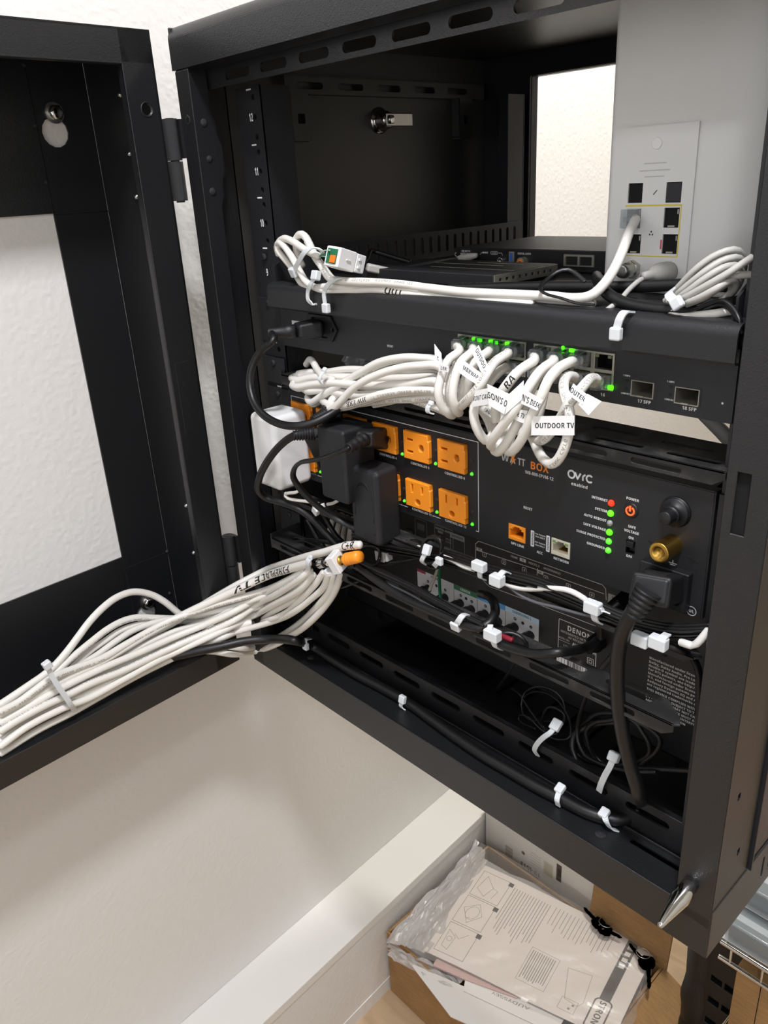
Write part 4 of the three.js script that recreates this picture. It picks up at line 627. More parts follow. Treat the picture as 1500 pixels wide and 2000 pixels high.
for (const [s, r, m, l] of [['588,690,-30 588,704,-30 586,740,-28', 3.6, M.greyCable, 'thick pale cable dropping behind the left end of the bar under the switch'], ['569,690,-40 572,705,-40 573,740,-40', 1.8, M.dimCable, 'right one of two thin grey cables dropping behind the bar at the left rail'], ['561,690,-44 564,705,-44 565,740,-44', 1.4, M.dimCable, 'left one of two thin grey cables dropping behind the bar at the left rail'], ['598,712,2 606,702,4 620,722,12 632,736,20 650,742,22', 3.2, M.cable, 'white cable arching up out of the left end of the thick bundle']]) cable('drop_cable', l, 'cable', null, track(s), r, m);

// ---------- white cables on the shelf ----------
{
  const a = cable('shelf_cable', 'thick white network cable rising from the shelf into the upper left gateway port', 'cable', null, track('1241,428,-58 1238,436,-50 1228,456,-36 1216,490,-20 1200,525,-8 1180,555,0 1155,577,6 1125,583,8 1080,579,8 1020,576,8 950,573,10 900,570,12 840,563,12 780,556,14 720,551,14 670,549,14 650,546,14 632,524,14 615,500,14 605,478,14 596,462,12 586,458,10 578,470,8 582,500,8 590,520,10'), 3.3, M.cable);
  obj('plug', [at(bx(-5.6, 5.6, -6, 6, 0, 8, 0.6), P(1239, 426, -62).x / mm, P(1239, 426, -62).y / mm, -61), bx(P(1224, 428, -55).x / mm - 1, P(1224, 428, -55).x / mm + 5, P(1224, 428, -55).y / mm - 1.5, P(1224, 428, -55).y / mm + 1.5, -60, -52)], M.clear, a);
  cable('shelf_cable', 'white network cable with grey print lying along the shelf lip', 'cable', null, track('600,470,12 612,492,14 628,520,16 642,542,16 665,548,20 700,551,20 745,552,18 800,557,14 860,566,8 920,575,4 1000,584,2 1090,590,2 1160,592,2'), 3.2, M.print);
  cable('shelf_cable', 'white network cable looped twice at the left end of the shelf, ending at the jack', 'cable', null, track('622,500,18 608,494,18 590,484,16 572,472,14 556,466,12 545,474,10 543,488,10 556,505,10 574,528,12 588,552,14 606,562,16 640,560,18 700,563,16 760,562,14 820,566,12'), 3.2, M.cable);
  const b = cable('shelf_cable', 'white network cable in the front loop at the left end of the shelf', 'cable', null, track('545,498,6 541,484,8 546,474,12 556,482,14 570,502,16 584,527,18 598,550,18 630,567,18 680,568,17 740,566,16 800,573,13 870,580,10 950,588,10 1040,594,9'), 3.1, M.cable);
  inked(a, between(a.track, P(630, 520, 14), P(612, 494, 14)), 3.3, 'A//', { size: 1, font: 'sans-serif' });
  inked(b, between(b.track, P(752, 566, 16), P(790, 571, 14)), 3.1, 'OUT', { size: 1, font: 'sans-serif' });
  // keystone jack with its coloured wires
  const k = thing('network_jack', 'white keystone network jack with green and orange wires, tilted on the shelf', 'jack'), o = P(672, 508, 22), X = P(712, 522, -22).sub(P(636, 498, 24)).normalize(), Y = new THREE.Vector3(0.1, 1, 0.1);
  obj('shell', [place(bx(-14, 6, -8, 8, -8, 8, 1.2), o.clone(), X, Y), place(bx(6, 17, -7, 7.5, -7, 8, 1), o.clone(), X, Y)], M.white, k);
  obj('wire_bay', place(bx(-14.6, -13.8, -5.5, 6, -5.5, 5.5), o.clone(), X, Y), std({ color: 0x1d6a45, roughness: 0.5 }), k, 'green terminal bay');
  obj('wire_bay', place(bx(-15.6, -14, -5, 1, -1, 5, 0.5), o.clone(), X, Y), std({ color: 0xe2761a, roughness: 0.5 }), k, 'orange terminal block');
  for (const [dy, dz, m] of [[3, -3, M.wireGreen], [1.5, 0, M.wireGreen], [-1, -3, std({ color: 0x8fb8a4, roughness: 0.5 })], [4.5, 1, std({ color: 0xbfd4c8, roughness: 0.5 })]]) { const e = o.clone().addScaledVector(X, -15 * mm).add(V(0, dy, dz)), s0 = P(624, 500, 18); obj('wire', sweep([s0, s0.clone().lerp(e, 0.5).add(V(0, dy * 0.4, dz * 0.5)), e], 0.55, { seg: 6, step: 0.001 }), m, k); }
  obj('catch', [place(bx(-6, -1, -0.6, 0.6, 8, 9, 0.3), o.clone(), X, Y), place(bx(8, 11, 2, 4, 7.6, 9, 0.4), o.clone(), X, Y), place(bx(8, 11, -4, -2, 7.6, 9, 0.4), o.clone(), X, Y)], M.white, k);
  // grey plug and cable running back from the jack
  const c = cable('adapter_cable', 'dark grey cable running from the grey plug beside the jack back to the media box', 'cable', null, track('768,533,-44 800,524,-54 830,517,-70 865,511,-100 890,507,-128'), 2.3, std({ color: 0x35373a, roughness: 0.5 }));
  const p0 = P(716, 522, -24), p1 = P(768, 533, -44); obj('plug', place(bx(0, p0.distanceTo(p1) / mm, -3.6, 3.6, -5, 5, 2, 2), p0, p1.clone().sub(p0), new THREE.Vector3(0, 1, 0)), M.greyCable, c, 'grey moulded plug');
  const q0 = P(892, 507, -134), q1 = P(932, 499, -139); obj('plug', place(lathe([[0, 0], [2.6, 0], [3.6, 6], [3.4, 18], [2, 26], [0, 26]], 16), q0, new THREE.Vector3(0, 0, 1), q1.clone().sub(q0)), M.greyCable, c, 'pale grey round plug');
  cable('flat_cord', 'black flat cord bent over behind the white jack', 'cord', null, track('700,520,-30 718,505,-50 724,490,-60 735,492,-66 760,500,-70 800,512,-74'), 2.2, M.cord);
  tie('cloudy cable tie round the looped white cables, highest at the left of the shelf', '573,532,20 583,512,24 596,492,26 612,484,24 626,488,20 632,497,16', { width: 4.2, hx: 7.4, hy: 9, hz: 5 });
  tie('left one of two close cable ties over the shelf lip, head on top', '617,538,24 608,553,26 601,572,24 602,586,24 610,593,23 618,594,22', { width: 3.8, hx: 8, hy: 8, hz: 6 });
  tie('right one of two close cable ties over the shelf lip, head at bottom', '637,602,26 634,588,26 633,572,26 642,555,28 656,545,26 672,544,20', { width: 4, hx: 7.5, hy: 8, hz: 5 });
  tie('lone cable tie hanging over the right part of the shelf lip', '1203,652,26 1206,638,26 1211,622,26 1219,610,24 1234,609,16', { width: 5, hx: 7.5, hy: 8, hz: 5 });
}

// ---------- gateway leads, grey bundle and black cables at the right of the shelf ----------
{
  const g = cable('coax_cable', 'thick black printed coaxial cable lying across the shelf in front of the gateway', 'cable', null, track('880,563,-18 960,562,-20 1060,560,-24 1150,560,-28 1230,560,-34 1330,556,-40 1420,558,-40'), 4, M.coax);
  const b = cable('coax_cable', 'thick black cable bowing down to the shelf lip at the right', 'cable', null, track('1165,540,-40 1175,556,-14 1188,575,-4 1215,590,0 1255,600,2 1310,606,2 1370,602,0 1420,594,-6 1450,588,-14'), 3.9, M.cord);
  cable('flat_cord', 'thin black flat cord curled in a loop over the white shelf cable', 'cord', null, track('1160,595,14 1130,593,16 1095,582,18 1066,574,18 1055,565,16 1062,552,8 1075,540,0 1092,529,-6 1110,526,-10 1126,535,-10 1142,550,-8'), 1.5, M.cord, { flat: 0.6 });
  for (const [s, l] of [['1310,608,4 1350,606,8 1385,592,8 1410,586,8 1432,600,10 1446,625,14 1450,650,14', 'outer black cord drooping over the right end of the shelf lip'], ['1330,612,2 1370,606,4 1405,594,2 1428,604,4 1440,625,8 1448,642,10', 'inner black cord drooping over the right end of the shelf lip']]) cable('flat_cord', l, 'cord', null, track(s), 1.7, M.cord, { flat: 0.6 });
  cable('shelf_cable', 'short white cable showing under the black cords at the right end of the lip', 'cable', null, track('1300,606,2 1350,616,6 1400,612,4 1440,604,-4'), 2.6, M.cable);
  cable('drop_cable', 'thick white cable crossing the bright gap behind the bar at the right post', 'cable', null, track('1372,806,-120 1390,824,-110 1410,844,-100 1432,868,-90'), 5.5, M.cable);
  const y0 = P(1285, 540, -60), y1 = P(1314, 530, -62), dirp = y0.clone().sub(y1).normalize();
  const p = cable('power_lead', 'thin grey lead with a moulded plug in the bottom of the gateway', 'cable', null, [P(1270, 540, -42)].concat(track('1254,545,-36 1240,555,-28 1222,573,-14 1210,588,-6 1190,602,4 1180,610,2')), 1.7, M.greyCable);
  obj('plug', place(lathe([[0, 0], [6.6, 0], [7, 3], [6.8, 12], [5, 18], [3, 20], [2.6, 26], [0, 26]], 18), P(1308, 531, -61), new THREE.Vector3(0, 1, 0), P(1270, 541, -42).sub(P(1308, 531, -61))), M.greyCable, p, 'grey moulded plug');
  const n = thing('coax_connector', 'nickel screw connector on the gateway beside the white network cable', 'connector'), c0 = P(1238, 525, -61);
  obj('nut', place(lathe([[0, 0], [5.6, 0], [6, 1], [6, 5], [5.4, 5.6], [4.2, 5.6]], 6), c0, new THREE.Vector3(1, 0, 0), new THREE.Vector3(-0.25, 0, 1)), M.steel, n); obj('barrel', place(lathe([[4.2, 5.6], [5.2, 6.4], [5.2, 13], [4.4, 16], [3, 16], [0, 16]], 22), c0, new THREE.Vector3(1, 0, 0), new THREE.Vector3(-0.25, 0, 1)), M.steel, n);
  const B = ['1300,588,-10 1330,556,-6 1360,525,-4 1395,500,-8 1430,488,-14 1448,494,-20 1453,515,-24 1448,540,-26 1430,570,-24 1410,588,-18', '1306,590,-4 1340,560,0 1375,532,0 1410,510,-6 1438,503,-12 1452,515,-20 1446,545,-24 1425,580,-20', '1312,592,0 1345,568,6 1380,542,6 1415,522,0 1440,520,-8 1448,540,-16 1436,565,-20 1412,588,-16', '1318,592,4 1350,575,10 1385,555,12 1420,535,10 1450,515,6 1470,502,4', '1322,594,2 1358,580,8 1395,560,10 1430,540,4 1466,536,0', '1330,594,6 1365,582,12 1400,563,12 1425,548,6 1438,548,0 1432,568,-8 1405,590,-8', '1342,594,6 1375,580,10 1405,562,6 1425,552,-2 1428,570,-10 1408,592,-12'];
  B.forEach((s, i) => cable('grey_lead', i === 3 ? 'cut end of a pale grey lead sticking up out of the coiled grey bundle' : i === 4 ? 'cut end of a pale grey lead pointing level out of the coiled grey bundle' : 'pale grey lead coiled in the bundle at the right end of the shelf', 'cable', 'pale grey coiled leads', track(s), 2.1, M.greyCable));
  tie('white cable tie round the neck of the coiled grey leads', '1322,592,14 1312,582,14 1306,574,10 1312,566,0', { width: 5, hx: 7, hy: 7, hz: 5, side: new THREE.Vector3(0.8, 0.6, 0) });
}

// ---------- power adapters and cords at the orange outlets ----------
{
  const t = thing('power_adapter', 'white rounded cube power adapter at the left end of the orange outlets', 'power adapter');
  obj('case', bx(-206, -166, 180, 254, 8, 50, 6, 4), M.white, t);
  for (const y of [240.4, 247.6]) obj('blade', bx(-192, -186, y, y + 1.5, -2, 9), M.steel, t);
  const b = thing('power_adapter', 'slim matt black power adapter between the white adapter and the ribbed plug', 'power adapter');
  obj('case', bx(-106, -69.5, 190, 258, 8, 45, 3.4, 3), M.adapter, b); obj('blade', [bx(-104, -97, 238, 239.5, -2, 9), bx(-104, -97, 248, 249.5, -2, 9)], M.steel, b);
  const c = thing('power_adapter', 'black power adapter with an arch moulded on its face, lowest of the adapters', 'power adapter');
  obj('case', bx(-77, -40, 154, 225, 8, 36, 5, 4), M.adapter, c);
  const arch = []; for (let i = 0; i <= 24; i++) { const f = Math.PI * i / 24; arch.push(V(-58.5 - 12 * Math.cos(f), 189 + 24 * Math.sin(f) - (i === 0 || i === 24 ? 10 : 0), 36)); }
  obj('arch_rim', sweep(arch, 0.55, { seg: 6, step: 0.002 }), M.adapter, c);
  const cut = []; for (let i = 4; i <= 20; i++) { const f = Math.PI * i / 24; cut.push([-58.5 - 11.6 * Math.cos(f), 189.5 + 23.4 * Math.sin(f)]); } for (let i = 20; i >= 4; i--) { const f = Math.PI * i / 24, w = 3.6 * Math.sin((i - 4) / 16 * Math.PI); cut.push([-58.5 - 11.6 * Math.cos(f), 189.5 + 23.4 * Math.sin(f) - w - 0.05]); }
  obj('thumb_recess', pl('xy', cut, 35.9, 36.12), M.hole, c); obj('seam', [bx(-46.6, -45.6, 177, 181, 35.9, 36.2), bx(-46.6, -45.6, 165, 167, 35.9, 36.2)], M.hole, c);
  obj('blade', [bx(-69, -67.4, 201, 208, -2, 9), bx(-57, -55.4, 201, 208, -2, 9)], M.steel, c);
  // cord from the switch inlet round to the second outlet
  const d = cable('mains_cable', 'round black power cord looping from the switch inlet down to the second outlet', 'cord', null, [V(-163, 333, 42)].concat(track('534,664,50 510,685,56 493,715,62 488,745,66 494,780,70 512,808,72 540,826,70 575,832,66 610,826,56 640,812,44 660,800,34')), 3.6, M.cord);
  plugBody(d, V(-141, 333.5, 4), V(-148, 333, 26), V(-164, 332.5, 44), 21, 15, new THREE.Vector3(0, 1, 0), 1, 0.8);
  plugBody(d, V(-137, 246, 6), P(648, 803, 30), P(612, 822, 52), 22, 17, new THREE.Vector3(0, 1, 0), 9, 0.75);
  const e = cable('mains_cable', 'round black power cord bowing down the left side in front of the white adapter', 'cord', null, track('580,848,54 562,858,58 540,878,62 520,905,66 506,935,66 505,958,62 520,972,54 550,981,46 585,995,38 615,1018,30 640,1045,24 670,1075,18 700,1090,14'), 3.6, M.cord);
  plugBody(e, V(-139, 206, 6), P(612, 846, 40), P(573, 851, 56), 22, 17, new THREE.Vector3(0, 1, 0), 7, 0.75);
  const f = cable('mains_cable', 'flat black printed power cord with a kinked bend, from the fourth outlet', 'cord', null, track('682,874,62 664,882,66 640,892,68 610,899,70 588,903,70 575,915,68 573,932,66 585,953,62 605,975,56 630,996,48 655,1012,40 680,1025,34 700,1034,30'), 3.2, M.cordText, { flat: 0.62 });
  plugBody(f, V(-70, 243, 5.5), P(712, 858, 40), P(680, 876, 62), 24, 20, new THREE.Vector3(0, 1, 0), 3, 0.6);
  const w = cable('usb_cable', 'thin white cable folding out below the white adapter', 'cable', null, track('588,952,40 582,960,44 565,963,46 556,965,46 560,972,46 580,977,42 605,980,36 622,984,30'), 1.6, M.cable); 
  cable('usb_cable', 'short white cable end showing beside the black flat cord', 'cable', null, track('640,985,24 650,983,24 660,978,24'), 1.6, M.cable);
  tie('white cable tie head on the flat black cord below the adapters', '617,997,36 625,990,38 634,986,36', { width: 4, hx: 8, hy: 9, hz: 5, side: new THREE.Vector3(0.7, -0.5, 0) });
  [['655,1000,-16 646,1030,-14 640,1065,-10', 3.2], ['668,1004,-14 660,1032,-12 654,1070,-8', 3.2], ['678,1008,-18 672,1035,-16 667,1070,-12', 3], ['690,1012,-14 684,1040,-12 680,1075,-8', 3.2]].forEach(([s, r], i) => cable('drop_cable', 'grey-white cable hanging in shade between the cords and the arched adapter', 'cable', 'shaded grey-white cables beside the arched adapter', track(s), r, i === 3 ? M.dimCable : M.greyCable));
  for (const [s, r, l] of [['600,1015,10 612,1035,8 626,1060,6 640,1080,6', 2.6, 'thin black cord slanting down beside the unit number three'], ['575,1075,12 565,1068,14 566,1058,14 590,1054,10 630,1056,6 680,1064,4', 3, 'black cord lying level in a bend above the white bundle'], ['625,990,8 640,1020,4 660,1050,2 690,1075,0', 2.6, 'inner black cord slanting down beside the hanging grey cables']]) cable('mains_cable', l, 'cord', null, track(s), r, M.cord);
  // main power cord of the power unit
  const m = cable('main_power_cable', 'thick black main power cord from the lower right inlet along the cabinet sill', 'cord', null, [P(1238, 1190, 46)].concat(track('1226,1212,46 1213,1245,44 1206,1300,42 1208,1370,40 1218,1440,36 1233,1500,30 1246,1545,26 1248,1575,y-18 1236,1594,y-23 1205,1601,y-24 1150,1587,y-24 1100,1562,y-24 1050,1537,y-24 1000,1508,y-24 950,1479,y-24 900,1446,y-24 850,1410,y-24 800,1374,y-24 750,1345,y-24 700,1319,y-24 650,1288,y-22 610,1262,y-16 575,1251,42 530,1248,46 480,1252,w48 430,1263,w32 380,1273,w14 330,1285,w-6 270,1300,w-30 200,1330,w-40')), 5.1, M.cord);
  plugBody(m, V(211, 194, 4), P(1268, 1152, 40), P(1236, 1204, 46), 27, 20, new THREE.Vector3(0, 1, 0.2), 5, 0.86);
  { const g0 = V(211, 194, 4), g1 = P(1268, 1152, 40), dd = g1.clone().sub(g0), xx = new THREE.Vector3(1, 0, 0), L = dd.length() / mm, zz = dd.clone().normalize(), x1 = new THREE.Vector3(0, 1, 0.2).cross(zz).normalize(), y1 = zz.clone().cross(x1), ribs = []; for (let i = 0; i < 9; i++) { const b2 = bx(-7, 7, 9.4, 10.3, L * 0.35 + i * 1.9, L * 0.35 + i * 1.9 + 0.9); ribs.push(b2.applyMatrix4(new THREE.Matrix4().makeBasis(x1, y1, zz).setPosition(g0))); } obj('grip_rib', ribs, M.plastic, m); obj('plug_collar', bx(-13, 13, -10, 10, L * 0.82, L * 0.98, 3, 2).applyMatrix4(new THREE.Matrix4().makeBasis(x1, y1, zz).setPosition(g0)), M.plastic, m); }
  for (const [s, l] of [['597,1262,y-8 597,1250,y0 606,1247,y-4', 'cable tie holding the thick black cord at the cabinet corner, beside the white bundle'], ['786,1366,y-18 783,1380,y-26 790,1386,y-30', 'cable tie on the thick black cord at the middle of the cabinet sill'], ['1094,1540,y-16 1088,1562,y-20 1090,1574,y-28', 'cable tie on the thick black cord, upper of two near the right sill end'], ['1180,1588,y-16 1184,1604,y-18 1193,1618,y-26 1206,1622,y-30', 'cable tie on the thick black cord beside its sharp bend']]) tie(l, s, { width: 4.4, hx: 7.5, hy: 8.5, hz: 5 });
}
//PART4
// ---------- the thick white bundle across the wall frame ----------
{
  const K = (label, s, r = 3.1, m = M.cable, group) => cable('bundle_cable', label, 'cable', group ?? 'white cables of the bundle across the wall frame', track(s), r * 1.17, m);
  K('white cable arching highest over the lower wall screw', '0,1377,w-20 55,1340,w-22 88,1317,w-24 110,1297,w-26 133,1270,w-30 154,1242,w-34 175,1214,w-38 201,1187,w-42 228,1167,w-46 261,1156,w-48 295,1161,w-46 321,1175,w-42 352,1200,w-36 390,1222,w-15 440,1226,w20 490,1216,50', 3.3);
  K('white cable in the second arch, just under the lower wall screw', '0,1404,w-16 55,1372,w-18 114,1310,w-24 140,1285,w-28 175,1256,w-32 210,1229,w-36 240,1213,w-38 268,1206,w-38 304,1207,w-36 345,1208,w-30 400,1200,w-2 470,1182,w30 520,1156,32 570,1130,44 600,1112,52', 3.2, M.print);
  K('white cable in the third, flatter arch of the bundle', '0,1420,w-22 60,1390,w-24 110,1340,w-28 140,1306,w-32 175,1273,w-36 205,1252,w-38 235,1232,w-40 269,1220,w-40 310,1213,w-36 350,1213,w-30 410,1212,w0 470,1196,w28 520,1180,30 565,1150,42', 3.1);
  K('white cable in the fourth arch, lowest of the arches', '0,1436,w-20 80,1380,w-22 120,1330,w-24 157,1301,w-26 192,1278,w-28 226,1253,w-30 261,1231,w-32 300,1217,w-30 350,1206,w-22 410,1196,w6 470,1180,w30 530,1158,32', 3.1);
  const e = K('white cable with grey maker print facing up along the top of the bundle', '0,1390,w-8 35,1372,w-9 105,1322,w-12 150,1304,w-14 200,1285,w-15 243,1260,w-16 287,1235,w-16 330,1213,w-12 373,1197,w-1 417,1182,w14 467,1168,w34 514,1154,38 561,1134,48 598,1113,54', 3.2, M.print);
  const f = K('white cable with grey standards print along the front of the bundle', '0,1428,w-4 35,1406,w-4 87,1378,w-4 131,1358,w-4 175,1336,w-4 240,1310,w-3 321,1272,w0 373,1249,w9 417,1231,w20 460,1210,w34 500,1182,40 542,1160,52 589,1128,58 606,1113,54', 3.3, M.print);
  K('white cable passing between the two printed cables of the bundle', '0,1412,w-10 60,1378,w-10 122,1343,w-10 200,1305,w-9 269,1276,w-7 339,1245,w-2 391,1224,w9 460,1193,w34 505,1167,36 550,1142,48 590,1118,54', 3.2);
  K('white cable along the lower edge of the bundle, just under the standards print', '0,1458,w-3 52,1420,w-3 122,1384,w-3 175,1363,w-3 240,1328,w-2 307,1291,w0 339,1276,w2 408,1245,w20 460,1220,w32 500,1200,38 542,1177,50 589,1149,56 612,1122,52', 3.2);
  K('lowest white cable of the bundle, half hidden under the others', '0,1472,w-8 70,1428,w-8 140,1392,w-8 200,1358,w-8 260,1324,w-6 320,1294,w-4 390,1262,w7 440,1243,w28 500,1216,32 545,1188,44 590,1160,50 618,1128,48', 3.1);
  K('white cable at the left edge of the bundle sagging onto the frame sill', '0,1448,w-14 40,1424,w-14 90,1400,w-16 140,1376,w-18 200,1346,w-20 280,1308,w-18 340,1282,w-12 420,1252,w12 480,1226,w28', 3.1);
  K('white cable low in the bundle, between the standards print and the frame sill', '0,1450,w-10 50,1412,w-10 120,1376,w-9 190,1342,w-8 255,1312,w-6 325,1276,w-3 390,1252,w7 450,1226,w30 505,1192,34 555,1168,46 595,1136,54', 3.1);
  K('white cable deep in the bundle, behind the two printed cables', '0,1400,w-20 60,1368,w-20 130,1334,w-20 200,1304,w-20 270,1266,w-18 335,1236,w-14 395,1216,w-3 455,1186,w24 510,1160,28 560,1136,40 600,1116,48', 3.2);
  K('white cable filling the middle of the bundle just under the top print', '0,1424,w-16 70,1384,w-16 140,1346,w-15 210,1312,w-14 280,1282,w-12 345,1256,w-8 400,1236,w10 460,1206,w28 515,1172,30 565,1148,42 604,1122,50', 3.1);
  const j = K('thick white cable lettered FIREPLACE TV, highest on the right of the bundle', '0,1396,w-14 60,1362,w-14 105,1338,w-15 150,1314,w-16 200,1292,w-17 250,1262,w-17 300,1232,w-16 340,1210,w-12 380,1190,w1 430,1167,w20 467,1150,w38 514,1128,42 561,1112,52 602,1101,57', 3.7);
  const k = K('white cable lettered C+R running past the white coupler to its cut end', '250,1268,w-26 300,1238,w-24 340,1216,w-20 385,1188,w-5 430,1161,w10 467,1140,w26 514,1116,26 561,1099,39 607,1085,49 635,1078,49 673,1067,48 703,1064,47', 3.3);
  K('outer of two white cables swinging low behind the thick black cord', '667,1118,40 654,1155,42 635,1184,44 607,1214,46 575,1238,38 540,1258,40 500,1272,w14 455,1278,w24 410,1272,w4 360,1276,w-16 300,1300,w-22', 3);
  K('inner of two white cables swinging low behind the thick black cord, with pen letters', '652,1120,42 645,1151,44 626,1177,46 589,1214,32 552,1240,24 515,1258,12 470,1266,w26 425,1260,w12 380,1258,w-1 320,1284,w-18', 3);
  K('white cable in the upper loop right of the bundle, under the coupler', '632,1118,48 617,1140,50 589,1169,52 561,1195,44 533,1209,45 501,1216,32 450,1226,w24 400,1240,w6 340,1266,w-14', 2.9);
  K('white cable in the second loop right of the bundle, under the coupler', '642,1122,46 632,1147,48 607,1170,50 579,1192,52 542,1211,43 492,1226,54 440,1240,w20 380,1256,w-3 330,1276,w-14', 2.9);
  inked(j, between(j.track, P(586, 1104, 59), PW(440, 1162, 10)), 4.33, 'FIREPLACE TV', { size: 0.8, stretch: 1.75, up: 1, font: 'sans-serif' });
  inked(k, between(k.track, P(671, 1067, 48), P(697, 1064, 47)), 3.86, 'C+R', { size: 1, font: 'sans-serif' });
  tie('long milky cable tie strapped across the thick white bundle, far left', '92,1299,w6 100,1318,w6 112,1338,w7 126,1358,w7 138,1376,w6 146,1388,w0', { width: 5, hx: 8, hy: 8, hz: 7, side: WN.clone().cross(PW(146, 1388, 0).sub(PW(92, 1299, 6))).normalize() });
  tie('milky cable tie collar round the bundle right beside the white coupler', '607,1088,62 601,1098,64 602,1110,62 608,1116,54', { width: 6, hx: 4, hy: 4, hz: 3 });
  // coupler and orange plug
  const c = thing('cable_coupler', 'white snap-in coupler joining the lettered cable to the orange plug', 'coupler'), o = P(655, 1096, 56), X = P(703, 1083, 46).sub(P(606, 1104, 60)).normalize(), Y = new THREE.Vector3(0, 1, 0.2);
  obj('body', [place(bx(-3, 6, -10, 8, -8, 8, 1), o.clone(), X, Y), place(bx(-13, -3, -11, -7, -7, 7, 0.8), o.clone(), X, Y), place(bx(-14, -11, -11, -4, -7, 7, 0.6), o.clone(), X, Y)], M.white, c);
  obj('barrel', [place(lathe([[0, -21], [4.6, -21], [4.6, -12], [3.8, -11.6], [3.8, -10], [4.4, -9.6], [4.4, -3], [0, -3]], 20, 'x'), o.clone().add(V(0, 1, 0)), X, Y)], M.chrome, c); obj('band', place(lathe([[4.65, -14], [4.75, -14], [4.75, -11.6], [4.65, -11.6]], 20, 'x'), o.clone().add(V(0, 1, 0)), X, Y), M.plastic, c);
  obj('ring', [place(lathe([[0, 5], [4.4, 5], [4.6, 7], [4.2, 8], [2.8, 8], [2.8, 14], [0, 14]], 20, 'x'), o.clone().add(V(0, -0.5, 0)), X, Y)], M.brass, c, 'brass ring');
  const p = thing('audio_plug', 'orange audio plug pushed into the white coupler', 'plug'), lg = [[0, 12], [4.6, 12], [5.6, 13], [5.8, 26], [5.2, 31], [0, 31]];
  obj('sleeve', place(lathe(lg, 24, 'x'), o.clone().add(V(0, -0.5, 0)), X, Y), M.orange, p);
  obj('grip_ring', [14.5, 17, 19.5].map((q) => place(lathe([[5.7, q], [5.95, q + 0.3], [5.95, q + 0.9], [5.7, q + 1.2]], 24, 'x'), o.clone().add(V(0, -0.5, 0)), X, Y)), M.orange, p);
}

